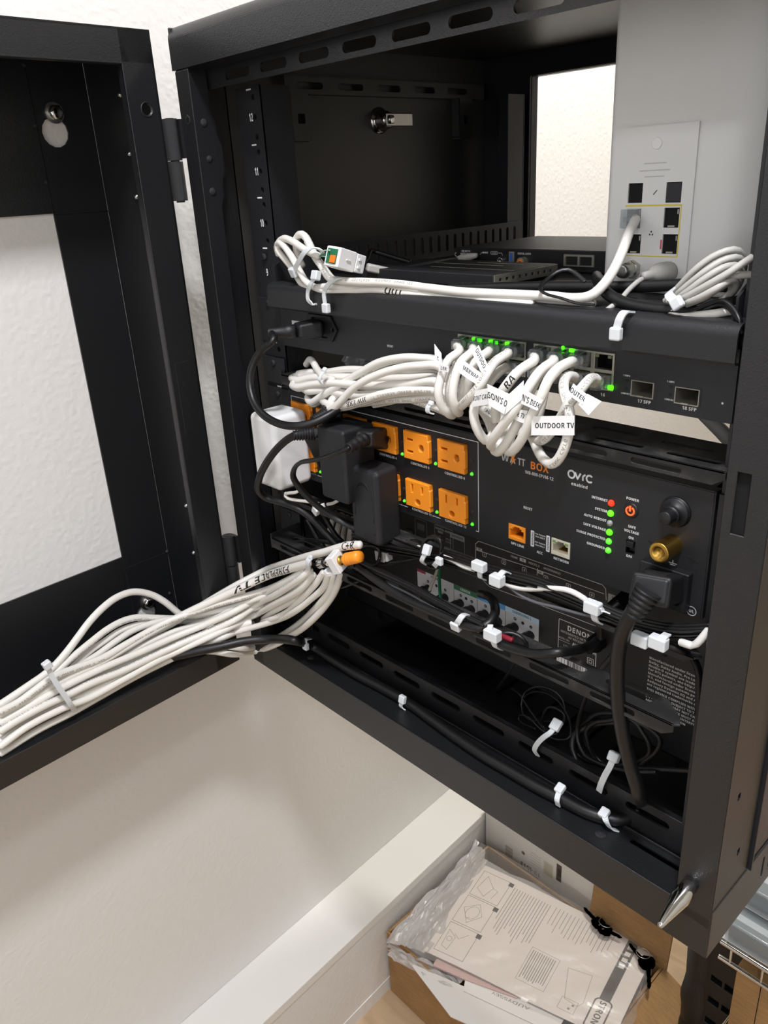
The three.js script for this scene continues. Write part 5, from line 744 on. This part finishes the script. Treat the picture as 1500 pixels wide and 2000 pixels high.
// ---------- dark wiring in front of the receiver ----------
const ringPts = (cu, cv, ru, rv, z0, z1, turns, tilt = 0, from = 0) => { const a = [], n = Math.round(turns * 14); for (let i = 0; i <= n; i++) { const f = from + i / 14 * Math.PI * 2, k = 1 + 0.08 * Math.sin(i * 1.7), x = ru * k * Math.cos(f), y = rv * k * Math.sin(f); a.push(P(cu + x * Math.cos(tilt) - y * Math.sin(tilt), cv + x * Math.sin(tilt) + y * Math.cos(tilt), z0 + (z1 - z0) * i / n)); } return a; };
{
  const D = (label, s, r, m = M.cord, o, group) => cable('signal_wire', label, 'wire', group, Array.isArray(s) ? s : track(s), r, m, o);
  const G1 = 'black wires bound along the bar under the power unit', main = '690,1050,22 740,1066,20 800,1078,20 850,1088,22 900,1102,23 935,1114,24 985,1128,25 1040,1142,25 1090,1160,25 1160,1190,26 1210,1212,26 1260,1228,25 1320,1238,24 1385,1236,20';
  [[0, -14, -8, 2.6], [0, -8, -3, 2.4], [0, -2, 2, 1.5], [2, 3, 4, 1.4], [-4, 6, 1, 1.3], [4, 9, 3, 1.2], [-2, -5, 5, 1.4], [6, 12, 0, 1.2]].forEach(([du, dv, dd, r], i) => D('black wire bound in the bunch along the bar under the power unit', track(main, du, dv, dd), r, i === 4 ? M.cordText : M.cord, i > 1 ? { flat: 0.7 } : {}, G1));
  D('black and white flat wire on the outside of the bunch, sagging between two ties', '960,1118,28 985,1138,28 1015,1162,28 1045,1176,28 1085,1186,28 1130,1198,28 1165,1206,28 1210,1216,28', 1.2, std({ color: 0x55565a, roughness: 0.5 }));
  D('white wire running from the grey block to the first coil of black wire', '778,1058,14 795,1063,14 812,1068,16 835,1076,16', 2.2, M.wireWhite);
  D('white wire peeping out between the coil and the first tie', '866,1087,24 885,1095,26 905,1106,27 928,1113,27', 2, M.wireWhite);
  D('white wire bowing up between the middle and right ties of the bunch', '980,1136,27 1005,1146,28 1030,1150,28 1075,1149,29 1110,1153,29 1138,1167,29 1158,1184,28', 2.1, M.wireWhite);
  D('white wire hooking out beside the right cabinet post', '1330,1254,28 1345,1259,30 1354,1261,30 1364,1254,30 1384,1231,28', 2.6, M.wireWhite);
  D('green wire beside the grey block left of the first coil', '764,1074,16 785,1075,16 805,1078,16 830,1086,14', 1.7, M.wireGreen);
  D('red wire under the green one, left of the first coil', '764,1082,16 785,1083,16 800,1083,15 825,1090,14', 1.7, M.wireRed);
  D('green wire hanging into a front speaker terminal', '858,1100,0 858,1125,-14 859,1150,-28 860,1168,-32', 1.6, M.wireGreen);
  D('pale grey wire slanting into a front speaker terminal', '856,1108,-4 850,1125,-14 844,1140,-24 839,1152,-30', 1.5, M.greyCable);
  D('flat dark wire slack between the first coil and the first tie', '745,1102,22 770,1100,22 800,1094,22 826,1090,22', 1.5, M.cordText);
  D('black wire loop hanging below the white coupler', '700,1135,30 680,1143,34 664,1147,36 657,1143,36 660,1130,36 668,1115,34 690,1105,30', 1.5);
  D('first coil of thin black wire, tied under the arched adapter', ringPts(722, 1086, 20, 21, 34, 18, 4.2, 0.2), 1.25);
  D('second coil of thin black wire, hanging from two white ties', ringPts(843, 1075, 19, 27, 34, 18, 5.2, 0.25), 1.35);
  D('wire tail curving under the second coil', '826,1092,30 834,1105,32 848,1111,32 860,1104,30 863,1088,28', 1.3);
  // lower bar
  const low = '690,1098,34 740,1122,40 800,1150,42 850,1178,43 900,1206,44 940,1226,44';
  [[0, 0, 0, 1.6], [0, -8, -6, 2.6], [-4, 8, 2, 1.3], [4, -4, 4, 1.2], [0, 12, -2, 1.6]].forEach(([du, dv, dd, r], i) => D('black wire lying along the left half of the lower slotted bar', track(low, du, dv, dd), r, i === 2 ? std({ color: 0x3a3b3e, roughness: 0.5 }) : M.cord, {}, 'black wires along the lower slotted bar'));
  D('round black cable with white print, bent back up in a hook over the lower bar', '700,1106,38 740,1136,44 790,1168,46 850,1196,48 890,1214,48 915,1223,48 937,1226,46 955,1217,40 966,1199,30 966,1181,14 957,1167,-10 938,1160,-40', 3.8, M.cordText);
  D('round black mains lead of the receiver along the lower bar', '1166,1250,-34 1158,1258,-18 1145,1264,0 1128,1269,20 1090,1274,42 1050,1277,46 1015,1271,46 985,1261,46 955,1246,44 930,1236,42', 3.6);
  D('thin black lead dropping from the lower bar into the cabinet floor', '1013,1285,20 1000,1303,4 988,1322,-14 976,1338,-26 970,1346,-32', 1.2);
  D('flat printed lead slanting down behind the thick black cord', '1236,1222,0 1222,1245,-4 1200,1275,-8 1170,1312,-12 1160,1330,-20', 2.2, M.cordText, { flat: 0.5 });
  D('black lead curving down beside the licence print to the cabinet floor', '1240,1236,22 1280,1252,24 1320,1266,22 1350,1282,14 1364,1310,8 1366,1350,4 1364,1400,-4', 2.6);
  D('short curved lead over the last speaker terminal', '968,1244,44 985,1236,40 1005,1238,36 1022,1248,34 1030,1262,32', 1.5);
  for (const [u, v, l] of [[935, 1222, 'left'], [990, 1246, 'right']]) { const q = thing('red_sleeve', l + ' one of two dark red sleeves on the wires along the lower bar', 'sleeve'); obj('body', sweep(track(`${u - 12},${v - 5},42 ${u},${v},42 ${u + 10},${v + 4},42`), 2.2), std({ color: 0x7d1526, roughness: 0.5 }), q); }
  { const q = thing('wire_block', 'small grey connector block with green and red wires', 'connector'); obj('body', [place(bx(-6, 6, -5, 5, -5, 5, 1), P(748, 1084, 20), new THREE.Vector3(1, 0.1, 0), new THREE.Vector3(0, 1, 0)), place(bx(5, 9, -4, 4.6, -4, 4, 0.8), P(748, 1084, 20), new THREE.Vector3(1, 0.1, 0), new THREE.Vector3(0, 1, 0))], M.greyCable, q); }
  { const q = thing('video_plug', 'black flat plug in the last socket of the receiver, partly behind the thick cord', 'plug'), a = P(1230, 1166, -44), b = P(1208, 1178, -20); obj('body', place(bx(-7, 7, -4, 4, -2, 30, 1.2), a, new THREE.Vector3(1, 0, 0.1), new THREE.Vector3(0, 1, 0.25)), M.plastic, q); obj('lead', sweep([b, b.clone().add(V(-4, -6, 6)), b.clone().add(V(-8, -16, 10)), b.clone().add(V(-8, -30, 8))], 3), M.cord, q); }
  const T = (label, s, o) => tie(label, s, o);
  T('white cable tie head on the second coil, upper left one', '834,1074,40 829,1084,42 824,1095,42 829,1102,36', { width: 4, hx: 7, hy: 9, hz: 5 });
  T('small white cable tie on the right flank of the second coil', '858,1096,38 852,1101,38 848,1106,36', { width: 4.5, hx: 7, hy: 7, hz: 4 });
  T('first white cable tie on the bunch under the power unit, strap hanging straight', '936,1106,34 937,1118,34 938,1128,33 946,1132,28', { width: 4.4, hx: 12, hy: 8, hz: 7 });
  T('second white cable tie on the bunch, stubby, right of the first', '971,1133,36 975,1126,36 984,1116,30 994,1119,24', { width: 5, hx: 11, hy: 9, hz: 8 });
  T('third white cable tie on the bunch, beside the receiver rating label', '1158,1186,36 1160,1200,36 1163,1212,35 1172,1218,30', { width: 5, hx: 12, hy: 9, hz: 7, tail: '1168,1190,36 1180,1194,36 1190,1198,34' });
  T('fourth white cable tie on the bunch, directly right of the thick black cord', '1251,1249,36 1247,1240,36 1244,1234,30', { width: 5, hx: 12, hy: 9, hz: 7 });
  T('fifth white cable tie on the bunch, rightmost before the post', '1286,1255,38 1296,1244,38 1304,1238,32', { width: 5, hx: 12, hy: 9, hz: 7 });
  T('left one of the two white cable ties on the lower slotted bar', '890,1223,50 896,1213,52 903,1203,50 913,1200,42', { width: 5, hx: 9, hy: 8, hz: 5 });
  T('right, chunky one of the two white cable ties on the lower slotted bar', '962,1240,50 964,1254,50 968,1264,48 978,1268,40', { width: 5, hx: 13, hy: 9, hz: 8, tail: '957,1236,50 957,1228,50 958,1220,48' });
  // coils behind the upright strip of the cabinet floor
  D('loosely coiled thin black wire behind the tie with the bent strap', track('999,1345,-40 1015,1356,-36 1031,1381,-30 1056,1416,-22 1076,1440,-18 1096,1445,-18 1112,1441,-20 1115,1425,-26 1109,1398,-34 1089,1368,-40 1064,1353,-42 1040,1352,-42 1024,1362,-40 1019,1382,-36 1030,1404,-30').concat(ringPts(1080, 1405, 22, 24, -30, -22, 2.2, 0.3)), 1, M.cord);
  D('second thin black wire crossing over the loose coil', '1018,1378,-30 1022,1358,-34 1036,1345,-36 1056,1341,-38 1080,1348,-40 1098,1366,-40 1104,1390,-36 1098,1420,-28 1080,1436,-20 1056,1424,-18 1036,1404,-20 1018,1396,-22 1012,1402,-22 1020,1412,-20 1046,1424,-16', 0.9);
  D('black mains lead coiled in wide rings behind the tie with the long straight strap', ringPts(1203, 1450, 82, 54, -34, -24, 1.05, 0.12, 0.6).concat(ringPts(1206, 1450, 62, 47, -30, -22, 1.6, 0.12, 1.2), track('1240,1495,-22 1280,1502,-20 1320,1504,-20 1352,1506,-22')), 2, M.cord);
  D('thicker black printed lead lying across the wide rings', '1127,1490,-16 1118,1460,-20 1122,1436,-24 1140,1423,-26 1167,1413,-28 1200,1410,-30 1225,1412,-32', 3, M.cordText);
  D('thin black lead falling from the lower bar into the wide rings', '1152,1330,20 1148,1350,0 1136,1385,-16 1128,1420,-22 1130,1450,-20 1142,1474,-16 1165,1488,-14 1200,1500,-12 1235,1506,-14 1280,1508,-16', 1.9);
  T('cable tie with a bent strap hooked over the upright floor strip', '1086,1416,-8 1076,1430,-2 1062,1440,2 1050,1452,4 1044,1466,3 1050,1476,0', { width: 4.4, hx: 9, hy: 10, hz: 5 });
  T('cable tie with a long straight strap hooked over the upright floor strip', '1199,1478,-4 1192,1496,0 1182,1514,3 1174,1532,4 1170,1546,2', { width: 5, hx: 9, hy: 8, hz: 6 });
  const w = thing('plastic_wrap', 'crumpled clear plastic wrap behind the white bundle, under the switch', 'plastic wrap');
  { const g = new THREE.PlaneGeometry(0.06, 0.022, 24, 8).toNonIndexed(), a = g.getAttribute('position'); for (let i = 0; i < a.count; i++) a.setZ(i, (vnoise(a.getX(i) * 180 + 50, a.getY(i) * 160 + 50, 64) - 0.5) * 0.016); g.computeVertexNormals(); g.translate(-0.103, 0.301, -0.012); obj('film', g, phys({ color: 0xd8dadb, roughness: 0.2, transmission: 0.7, thickness: 0, ior: 1.45, side: THREE.DoubleSide }), w); }
}

// ---------- boxes, manual and keys on the floor below ----------
{
  const b = thing('cardboard_box', 'open brown cardboard box on the floor under the plastic bag', 'box'), X0 = -330, X1 = 40, Y0 = -899, Y1 = -752, Z0 = -452, Z1 = -180;
  obj('wall', bx(X0, X1, Y0, Y1, Z1 - 4, Z1, 0.8), M.card, b); obj('wall', bx(X0, X1, Y0, Y1, Z0, Z0 + 4, 0.8), M.card, b); obj('wall', bx(X0, X0 + 4, Y0, Y1, Z0 + 4, Z1 - 4), M.card, b); obj('wall', bx(X1 - 4, X1, Y0, Y1, Z0 + 4, Z1 - 4), M.card, b); obj('bottom', bx(X0 + 4, X1 - 4, Y0, Y0 + 4, Z0 + 4, Z1 - 4), M.card, b);
  const fl = bx(0, 118, -2, 2, Z0, Z1, 0.8); fl.rotateZ(-0.42); at(fl, X1 + 1, Y1 - 1, 0); obj('flap', fl, M.card, b);
  const fb = bx(X0 + 230, X1 + 6, 0, 130, -2, 2, 0.8); fb.rotateX(-0.12); at(fb, 0, Y1 - 2, Z0); obj('flap', fb, M.card, b);
  const w = thing('carton', 'white carton with a printed label turned upside down, behind the brown box', 'carton'), cz = -470;
  const tx = panelPrint(-351, -92, -899, -655, cz, 1024, '#dedad2', (a) => {
    const r = (s, u, v, z, o) => { const [x, y] = a.at(u, v); a.text(s, x, y, z, { rot: Math.PI, col: '#4a4844', bold: true, ...o }); }, R = (u, v, w2, h2, c) => { const [x, y] = a.at(u, v); a.rect(x - w2, y - h2, x + w2, y + h2, c); };
    { const [x0, y0] = a.at(984, 1690), [x1, y1] = a.at(1100, 1690); a.rect(x0, y0 - 12, x1, y0 + 32, '#e4ddca'); }
    for (let i = 0; i < 11; i++) { const [x, y] = a.at(994, 1664); a.rect(x - 9, y - 14 + i * 2.6, x + 9, y - 14 + i * 2.6 + 0.7 + rnd() * 1.2, '#8f887b'); }
    { const [x, y] = a.at(1022, 1666); a.dot(x, y, 4, '#6d685f'); } r('10-4013', 1036, 1698, 13); R(1036, 1706, 19, 1.2, '#8f887b'); for (let i = 0; i < 5; i++) R(1046, 1670 + i * 5, 12, 0.7, '#bcb5a6');
    { const [x, y] = a.at(1072, 1702); a.rect(x - 12, y - 13, x + 9, y + 20, '#cfc6b2'); for (let i = 0; i < 8; i++) a.rect(x - 10, y - 10 + i * 3.4, x + 7, y - 9 + i * 3.4, '#a49c8c'); } { const [x, y] = a.at(1092, 1707); a.rect(x - 6, y - 18, x + 5, y + 22, '#5a4c44'); a.rect(x - 3, y - 6, x + 4, y + 12, '#3a302c'); }
  });
  obj('front', uvFit(bx(-351, -92, -899, -655, cz - 4, cz), -351, -92, -899, -655), std({ map: tx, roughness: 0.7 }), w);
  obj('body', bx(-351, -92, -899, -655, cz - 120, cz - 4, 1), std({ color: 0xdedad2, roughness: 0.7 }), w);
  // papers under the film
  const yp = -744, Q = (u, v, y) => `${u},${v},y${y}`;
  const sheet = (name, label, c, y, m, thick, group) => { const t = thing(name, label, name === 'instruction_sheet' ? 'manual' : 'paper', group), p = c.map(([u, v]) => PY(u, v, y)), s = new THREE.Shape(); p.forEach((q, i) => (i ? s.lineTo(q.x, -q.z) : s.moveTo(q.x, -q.z))); s.closePath(); let g = new THREE.ExtrudeGeometry(s, { depth: thick * mm, bevelEnabled: false }); g.rotateX(-Math.PI / 2); g.translate(0, y * mm - thick * mm, 0); g = g.index ? g.toNonIndexed() : g; obj('page', uvm(g), m, t); return t; };
  sheet('booklet', 'pale pink booklet edge under the instruction sheet', [[862, 1858], [930, 1880], [1040, 1925], [1010, 1950], [905, 1912], [845, 1885]], yp - 3, std({ color: 0xcfb3ae, roughness: 0.7 }), 3);
  const au = canvas(512, 256, (g) => { g.fillStyle = '#dcd8d4'; g.fillRect(0, 0, 512, 256); g.save(); g.translate(256, 128); g.rotate(Math.PI); g.fillStyle = '#8b8783'; g.font = '44px sans-serif'; g.textAlign = 'center'; g.fillText('AUDYSSEY', 0, 14); g.restore(); });
  { const t = thing('booklet', 'white leaflet with pale upside-down capitals sticking out below the instruction sheet', 'paper'); const p = [[912, 1893], [1110, 1975], [1085, 2020], [905, 1935]].map(([u, v]) => PY(u, v, yp - 4.5)); const g = new THREE.BufferGeometry(), a = p, dn = new THREE.Vector3(0, -0.003, 0), pos = [], uv = [], U = [[0, 1], [1, 1], [1, 0], [0, 0]]; const tri = (...k) => k.forEach(([q, w2]) => { pos.push(...q.toArray()); uv.push(...w2); }); tri([a[0], U[0]], [a[2], U[2]], [a[1], U[1]]); tri([a[0], U[0]], [a[3], U[3]], [a[2], U[2]]); for (let i = 0; i < 4; i++) { const j = (i + 1) % 4, c0 = a[i].clone().add(dn), c1 = a[j].clone().add(dn); tri([a[i], [0, 0]], [a[j], [0, 0]], [c0, [0, 0]]); tri([a[j], [0, 0]], [c1, [0, 0]], [c0, [0, 0]]); } g.setAttribute('position', new THREE.Float32BufferAttribute(pos, 3)); g.setAttribute('uv', new THREE.Float32BufferAttribute(uv, 2)); g.computeVertexNormals(); obj('page', g, std({ map: au, roughness: 0.7, side: THREE.DoubleSide }), t); }
  sheet('booklet', 'white folded paper at the bottom of the bag, under everything else', [[800, 1880], [960, 1950], [1100, 2030], [1000, 2040], [880, 1985]], yp - 6, std({ color: 0xd9d5d0, roughness: 0.7 }), 2);
  const art = canvas(1024, 1600, (g, W, H) => {          // page upright: band and logo at the top, drawings at the bottom
    g.fillStyle = '#e9e2dc'; g.fillRect(0, 0, W, H); g.fillStyle = '#45413e'; g.fillRect(40, 130, W - 330, 84);
    g.fillStyle = '#e9e2dc'; for (let i = 0; i < 4; i++) g.fillRect(120 + i * 70, 150, 44, 44);
    g.strokeStyle = '#45413e'; g.lineWidth = 12; g.fillStyle = '#e9e2dc'; g.beginPath(); g.roundRect(W - 300, 105, 290, 130, 34); g.fill(); g.stroke(); g.fillStyle = '#45413e'; g.font = 'bold 70px sans-serif'; g.fillText('STRONG', W - 285, 195);
    g.strokeStyle = '#8b8580'; g.lineWidth = 3; g.beginPath(); g.moveTo(560, 330); g.lineTo(830, 300); g.lineTo(880, 330); g.lineTo(860, 440); g.lineTo(590, 520); g.lineTo(560, 330); g.stroke(); g.strokeRect(850, 330, 110, 130); g.fillStyle = '#8b8580'; g.fillRect(880, 350, 18, 18); g.fillRect(920, 370, 18, 18);
    g.fillStyle = '#9b958f'; for (let i = 0; i < 16; i++) g.fillRect(80, 320 + i * 34, 300 - rnd() * 120, 5); g.strokeRect(560, 600, 330, 240); for (let i = 0; i < 11; i++) g.fillRect(580, 625 + i * 19, 290 - rnd() * 30, 8);
    for (let i = 0; i < 14; i++) g.fillRect(90, 880 + i * 26, 560 - rnd() * 200, 6);
    for (let k = 0; k < 3; k++) { const x = 60 + k * 310; g.strokeStyle = '#77716b'; g.lineWidth = 4; g.strokeRect(x, 1270, 290, 270); g.fillStyle = '#3d3936'; g.fillRect(x, 1240, 44, 44); g.lineWidth = 3; g.beginPath(); if (k === 0) { g.moveTo(x + 40, 1480); g.lineTo(x + 140, 1380); g.lineTo(x + 260, 1420); g.lineTo(x + 200, 1510); g.closePath(); g.moveTo(x + 140, 1380); g.lineTo(x + 150, 1330); g.lineTo(x + 250, 1350); } else if (k === 1) { g.moveTo(x + 40, 1400); g.lineTo(x + 150, 1330); g.lineTo(x + 260, 1420); g.lineTo(x + 130, 1510); g.closePath(); g.moveTo(x + 200, 1420); g.ellipse(x + 150, 1420, 70, 52, 0.3, 0, 7); } else { g.moveTo(x + 50, 1340); g.lineTo(x + 120, 1400); g.lineTo(x + 90, 1450); g.moveTo(x + 70, 1510); g.lineTo(x + 230, 1500); g.lineTo(x + 250, 1440); g.lineTo(x + 120, 1430); g.closePath(); g.moveTo(x + 170, 1470); g.arc(x + 150, 1470, 22, 0, 7); } g.stroke(); }
  });
  { const t = thing('instruction_sheet', 'printed instruction sheet with line drawings inside the clear bag', 'manual'); const p = [[1284, 1850], [1196, 2034], [828, 1857], [941, 1687]].map(([u, v]) => PY(u, v, yp)), U = [[0, 1], [1, 1], [1, 0], [0, 0]], pos = [], uv = [], n = 14, lift = (s, q) => Math.sin(s * Math.PI) * 0.002 + 0.0015 * Math.sin(q * 7); const at2 = (s, q) => { const a = p[3].clone().lerp(p[0], q), b2 = p[2].clone().lerp(p[1], q), c = a.lerp(b2, s); c.y += lift(s, q); return c; }; for (let i = 0; i < n; i++) for (let j = 0; j < n; j++) { const c = [[i, j], [i + 1, j], [i + 1, j + 1], [i, j + 1]].map(([s, q]) => [at2(s / n, q / n), [s / n, q / n]]); for (const k of [[0, 1, 2], [0, 2, 3]]) k.forEach((m2) => { pos.push(...c[m2][0].toArray()); uv.push(...c[m2][1]); }); } const g = new THREE.BufferGeometry(); g.setAttribute('position', new THREE.Float32BufferAttribute(pos, 3)); g.setAttribute('uv', new THREE.Float32BufferAttribute(uv, 2)); g.computeVertexNormals(); const und = g.clone(); und.translate(0, -0.0012, 0); obj('page', g, std({ map: art, roughness: 0.65, side: THREE.DoubleSide }), t); obj('page', und, std({ color: 0xddd6d0, roughness: 0.7, side: THREE.DoubleSide }), t); }
  // keys
  const key = (label, hu, hv, bu, bv, ru, rv) => { const t = thing('cabinet_key', label, 'key', 'black-headed cabinet keys'), y = yp + 10, h = PY(hu, hv, y), e = PY(bu, bv, y), X = e.clone().sub(h).normalize(), L = e.distanceTo(h) / mm, Yv = new THREE.Vector3(0, 1, 0); const sh = pl('xy', [[-14, -7], [-9, -11], [0, -11], [7, -7], [7, 7], [0, 11], [-9, 11], [-14, 7]], -2, 2, [circ(-8, 0, 3)], 0.8); const zz = X.clone().cross(Yv), mk = (g) => g.applyMatrix4(new THREE.Matrix4().makeBasis(X, zz, Yv.clone()).setPosition(h)); obj('head', mk(sh), M.plastic, t); const bl = [[6, -3.4], [L - 6, -3], [L, 0], [L - 4, 3], [L - 10, 2], [L - 14, 3.2], [L - 18, 2.2], [6, 3.4]]; obj('blade', mk(pl('xy', bl, -0.9, 0.9, [], 0.2)), M.steel, t); };
  key('black-headed key with its bright blade pointing down over the sheet edge', 1266, 1883, 1268, 1932); key('black-headed key lying across the first, its blade up to the left', 1258, 1878, 1228, 1842); key('black-headed key at the far end of the bag, nearest the white carton', 1166, 1800, 1140, 1772); key('black-headed key beside the far one, blade to the right', 1186, 1818, 1215, 1832);
  for (const [u, v, l] of [[1256, 1862, 'thin steel key ring on the near pair of keys'], [1183, 1802, 'thin steel key ring on the far pair of keys']]) { const t = thing('key_ring', l, 'ring'), g = new THREE.TorusGeometry(0.011, 0.0006, 8, 30).toNonIndexed(); g.rotateX(Math.PI / 2 - 0.2); const p = PY(u, v, yp + 13); g.translate(p.x, p.y, p.z); obj('wire', uvm(g), M.steel, t); }
  // clear bag: film draped over the papers
  const bag = thing('plastic_bag', 'crumpled clear plastic bag holding the instruction papers and keys on the open box', 'bag');
  const film = (corners, y, amp, n, m, sag) => { const p = corners.map(([u, v]) => PY(u, v, y)), pos = [], H = (s, q) => { const a = p[0].clone().lerp(p[1], q).lerp(p[3].clone().lerp(p[2], q), s); const e = Math.min(s, q, 1 - s, 1 - q) * 2, r = Math.abs(vnoise(s * 5 + q * 4, q * 6, 32) - 0.5) * 1.2 + Math.abs(vnoise(s * 13 + 3, q * 11 + s * 9, 64) - 0.5) * 0.55; a.y += (r - 0.2) * amp + (sag ?? 0) * (0.25 - e * 0.5); const w = 0.008 * (vnoise(s * 9, q * 9, 32) - 0.5); a.x += w; a.z -= w; return a; }; for (let i = 0; i < n; i++) for (let j = 0; j < n; j++) { const c = [[i, j], [i + 1, j], [i + 1, j + 1], [i, j + 1]].map(([s, q]) => H(s / n, q / n)); for (const k of [0, 1, 2, 0, 2, 3]) pos.push(...c[k].toArray()); } const g = new THREE.BufferGeometry(); g.setAttribute('position', new THREE.Float32BufferAttribute(pos, 3)); g.computeVertexNormals(); g.setAttribute('uv', new THREE.Float32BufferAttribute(new Float32Array(pos.length / 3 * 2), 2)); return g; };
  const clearFilm = phys({ color: 0xf4f2f0, roughness: 0.24, transmission: 0.92, thickness: 0, ior: 1.45, side: THREE.DoubleSide });
  const haze = phys({ color: 0xe6e4e2, roughness: 0.3, transmission: 0.5, thickness: 0, ior: 1.45, side: THREE.DoubleSide });
  obj('upper_film', film([[945, 1648], [1303, 1834], [1215, 2040], [790, 1850]], yp + 6, 0.005, 40, clearFilm), clearFilm, bag);
  obj('lower_film', film([[925, 1668], [1290, 1850], [1190, 2060], [757, 1842]], yp - 17, 0.006, 30, haze), haze, bag);
  obj('gathered_end', film([[935, 1642], [950, 1684], [836, 1860], [752, 1838]], yp + 1, 0.011, 34, haze, -0.004), haze, bag);
  obj('side_fold', film([[757, 1842], [905, 1915], [890, 1945], [762, 1868]], yp - 10, 0.014, 20, haze), haze, bag);
  // black case, wire shelf, packages and box at the lower right
  const c = thing('tool_case', 'black ribbed plastic case standing on the floor at the lower right, with rectangular slots', 'case');
  const slotsC = []; for (let r = 0; r < 5; r++) for (let q = 0; q < 2; q++) slotsC.push([135 + q * 20, -640 - r * 44, 151 + q * 20, -627 - r * 44, 1]);
  obj('front', pl('xy', [122, -899, 176, -560, 4], -404, -396, slotsC, 0.8), M.plastic, c); obj('body', bx(122, 176, -899, -562, -560, -405, 3), M.plastic, c);
  for (let i = 0; i < 4; i++) obj('bumper', at(lathe([[0, -52], [14, -51], [19, -44], [20, -20], [21 + (i % 2) * 2, 0], [20, 24], [18, 46], [13, 51], [0, 52]], 14), 114, -612 - i * 92, -408), M.plastic, c);
  const s = thing('wire_shelf', 'chrome wire shelf rack standing at the lower right edge', 'shelf'), Ys = -462;
  for (const y of [Ys, -650]) { obj('edge_wire', [at(cyl(3, 3, 300, 12, 'x'), 326, y, -296), at(cyl(3, 3, 300, 12, 'x'), 326, y + 26, -296)], M.chrome, s); for (let i = 0; i < 8; i++) obj('strut', at(cyl(1.6, 1.6, 26, 8), 190 + i * 38, y + 13, -296), M.chrome, s); for (let i = 0; i < 12; i++) obj('deck_wire', at(cyl(1.8, 1.8, 320, 8, 'z'), 182 + i * 26, y + 28, -456), M.chrome, s); }
  for (const x of [440, 472]) for (const z of [-306, -612]) obj('post', at(cyl(8, 8, 520, 16), x, -640, z), M.chrome, s);
  const pk = (label, x0, x1, y0, y1, z0, z1, text, col) => { const t = thing('blister_pack', label, 'package', 'clear plastic packages on the wire shelf'), tx = canvas(512, 256, (g, W, H) => { g.fillStyle = col; g.fillRect(0, 0, W, H); g.fillStyle = '#d9dcdc'; g.fillRect(0, 0, W, 36); g.fillRect(0, 190, W, 26); g.fillStyle = '#e9ecec'; g.font = 'bold 64px sans-serif'; g.fillText(text, 40, 140); }); const g = bx(x0 + 3, x1 - 3, y0 + 2, y1 - 4, z0 + 3, z1 - 3, 2); uvFit(g, x0, x1, z1, z0, 0, 2); obj('insert', g, std({ map: tx, roughness: 0.45 }), t); obj('shell', bx(x0, x1, y0, y1, z0, z1, 4, 2), phys({ color: 0xe8ecee, roughness: 0.12, transmission: 0.85, thickness: 0, ior: 1.45 }), t); obj('rim', [bx(x0 - 2, x1 + 2, y0, y0 + 1.2, z0 - 2, z1 + 4, 0.4)], phys({ color: 0xf0f2f2, roughness: 0.2, transmission: 0.5, thickness: 0 }), t); };
  pk('clear package with a white digit eight, lowest on the wire shelf', 176, 420, Ys + 30, Ys + 56, -400, -302, '8', '#7c8486'); pk('clear package lettered SON behind the one with the eight', 176, 420, Ys + 57, Ys + 86, -500, -340, 'SON', '#7f8688'); pk('clear package with a red printed edge, farthest on the wire shelf', 186, 420, Ys + 87, Ys + 118, -600, -420, 'NE', '#b8495a');
  const cb = thing('cardboard_box', 'closed brown cardboard box on the lower level of the wire shelf', 'box'); obj('body', bx(196, 420, -620, -470, -560, -306, 1), M.card, cb); obj('flap_seam', bx(226, 227, -620, -469.6, -306.5, -305.6), M.hole, cb); obj('flap', bx(196, 420, -620, -606, -305.8, -303.6, 0.5), M.card, cb);
}
renderer.render(scene, camera);
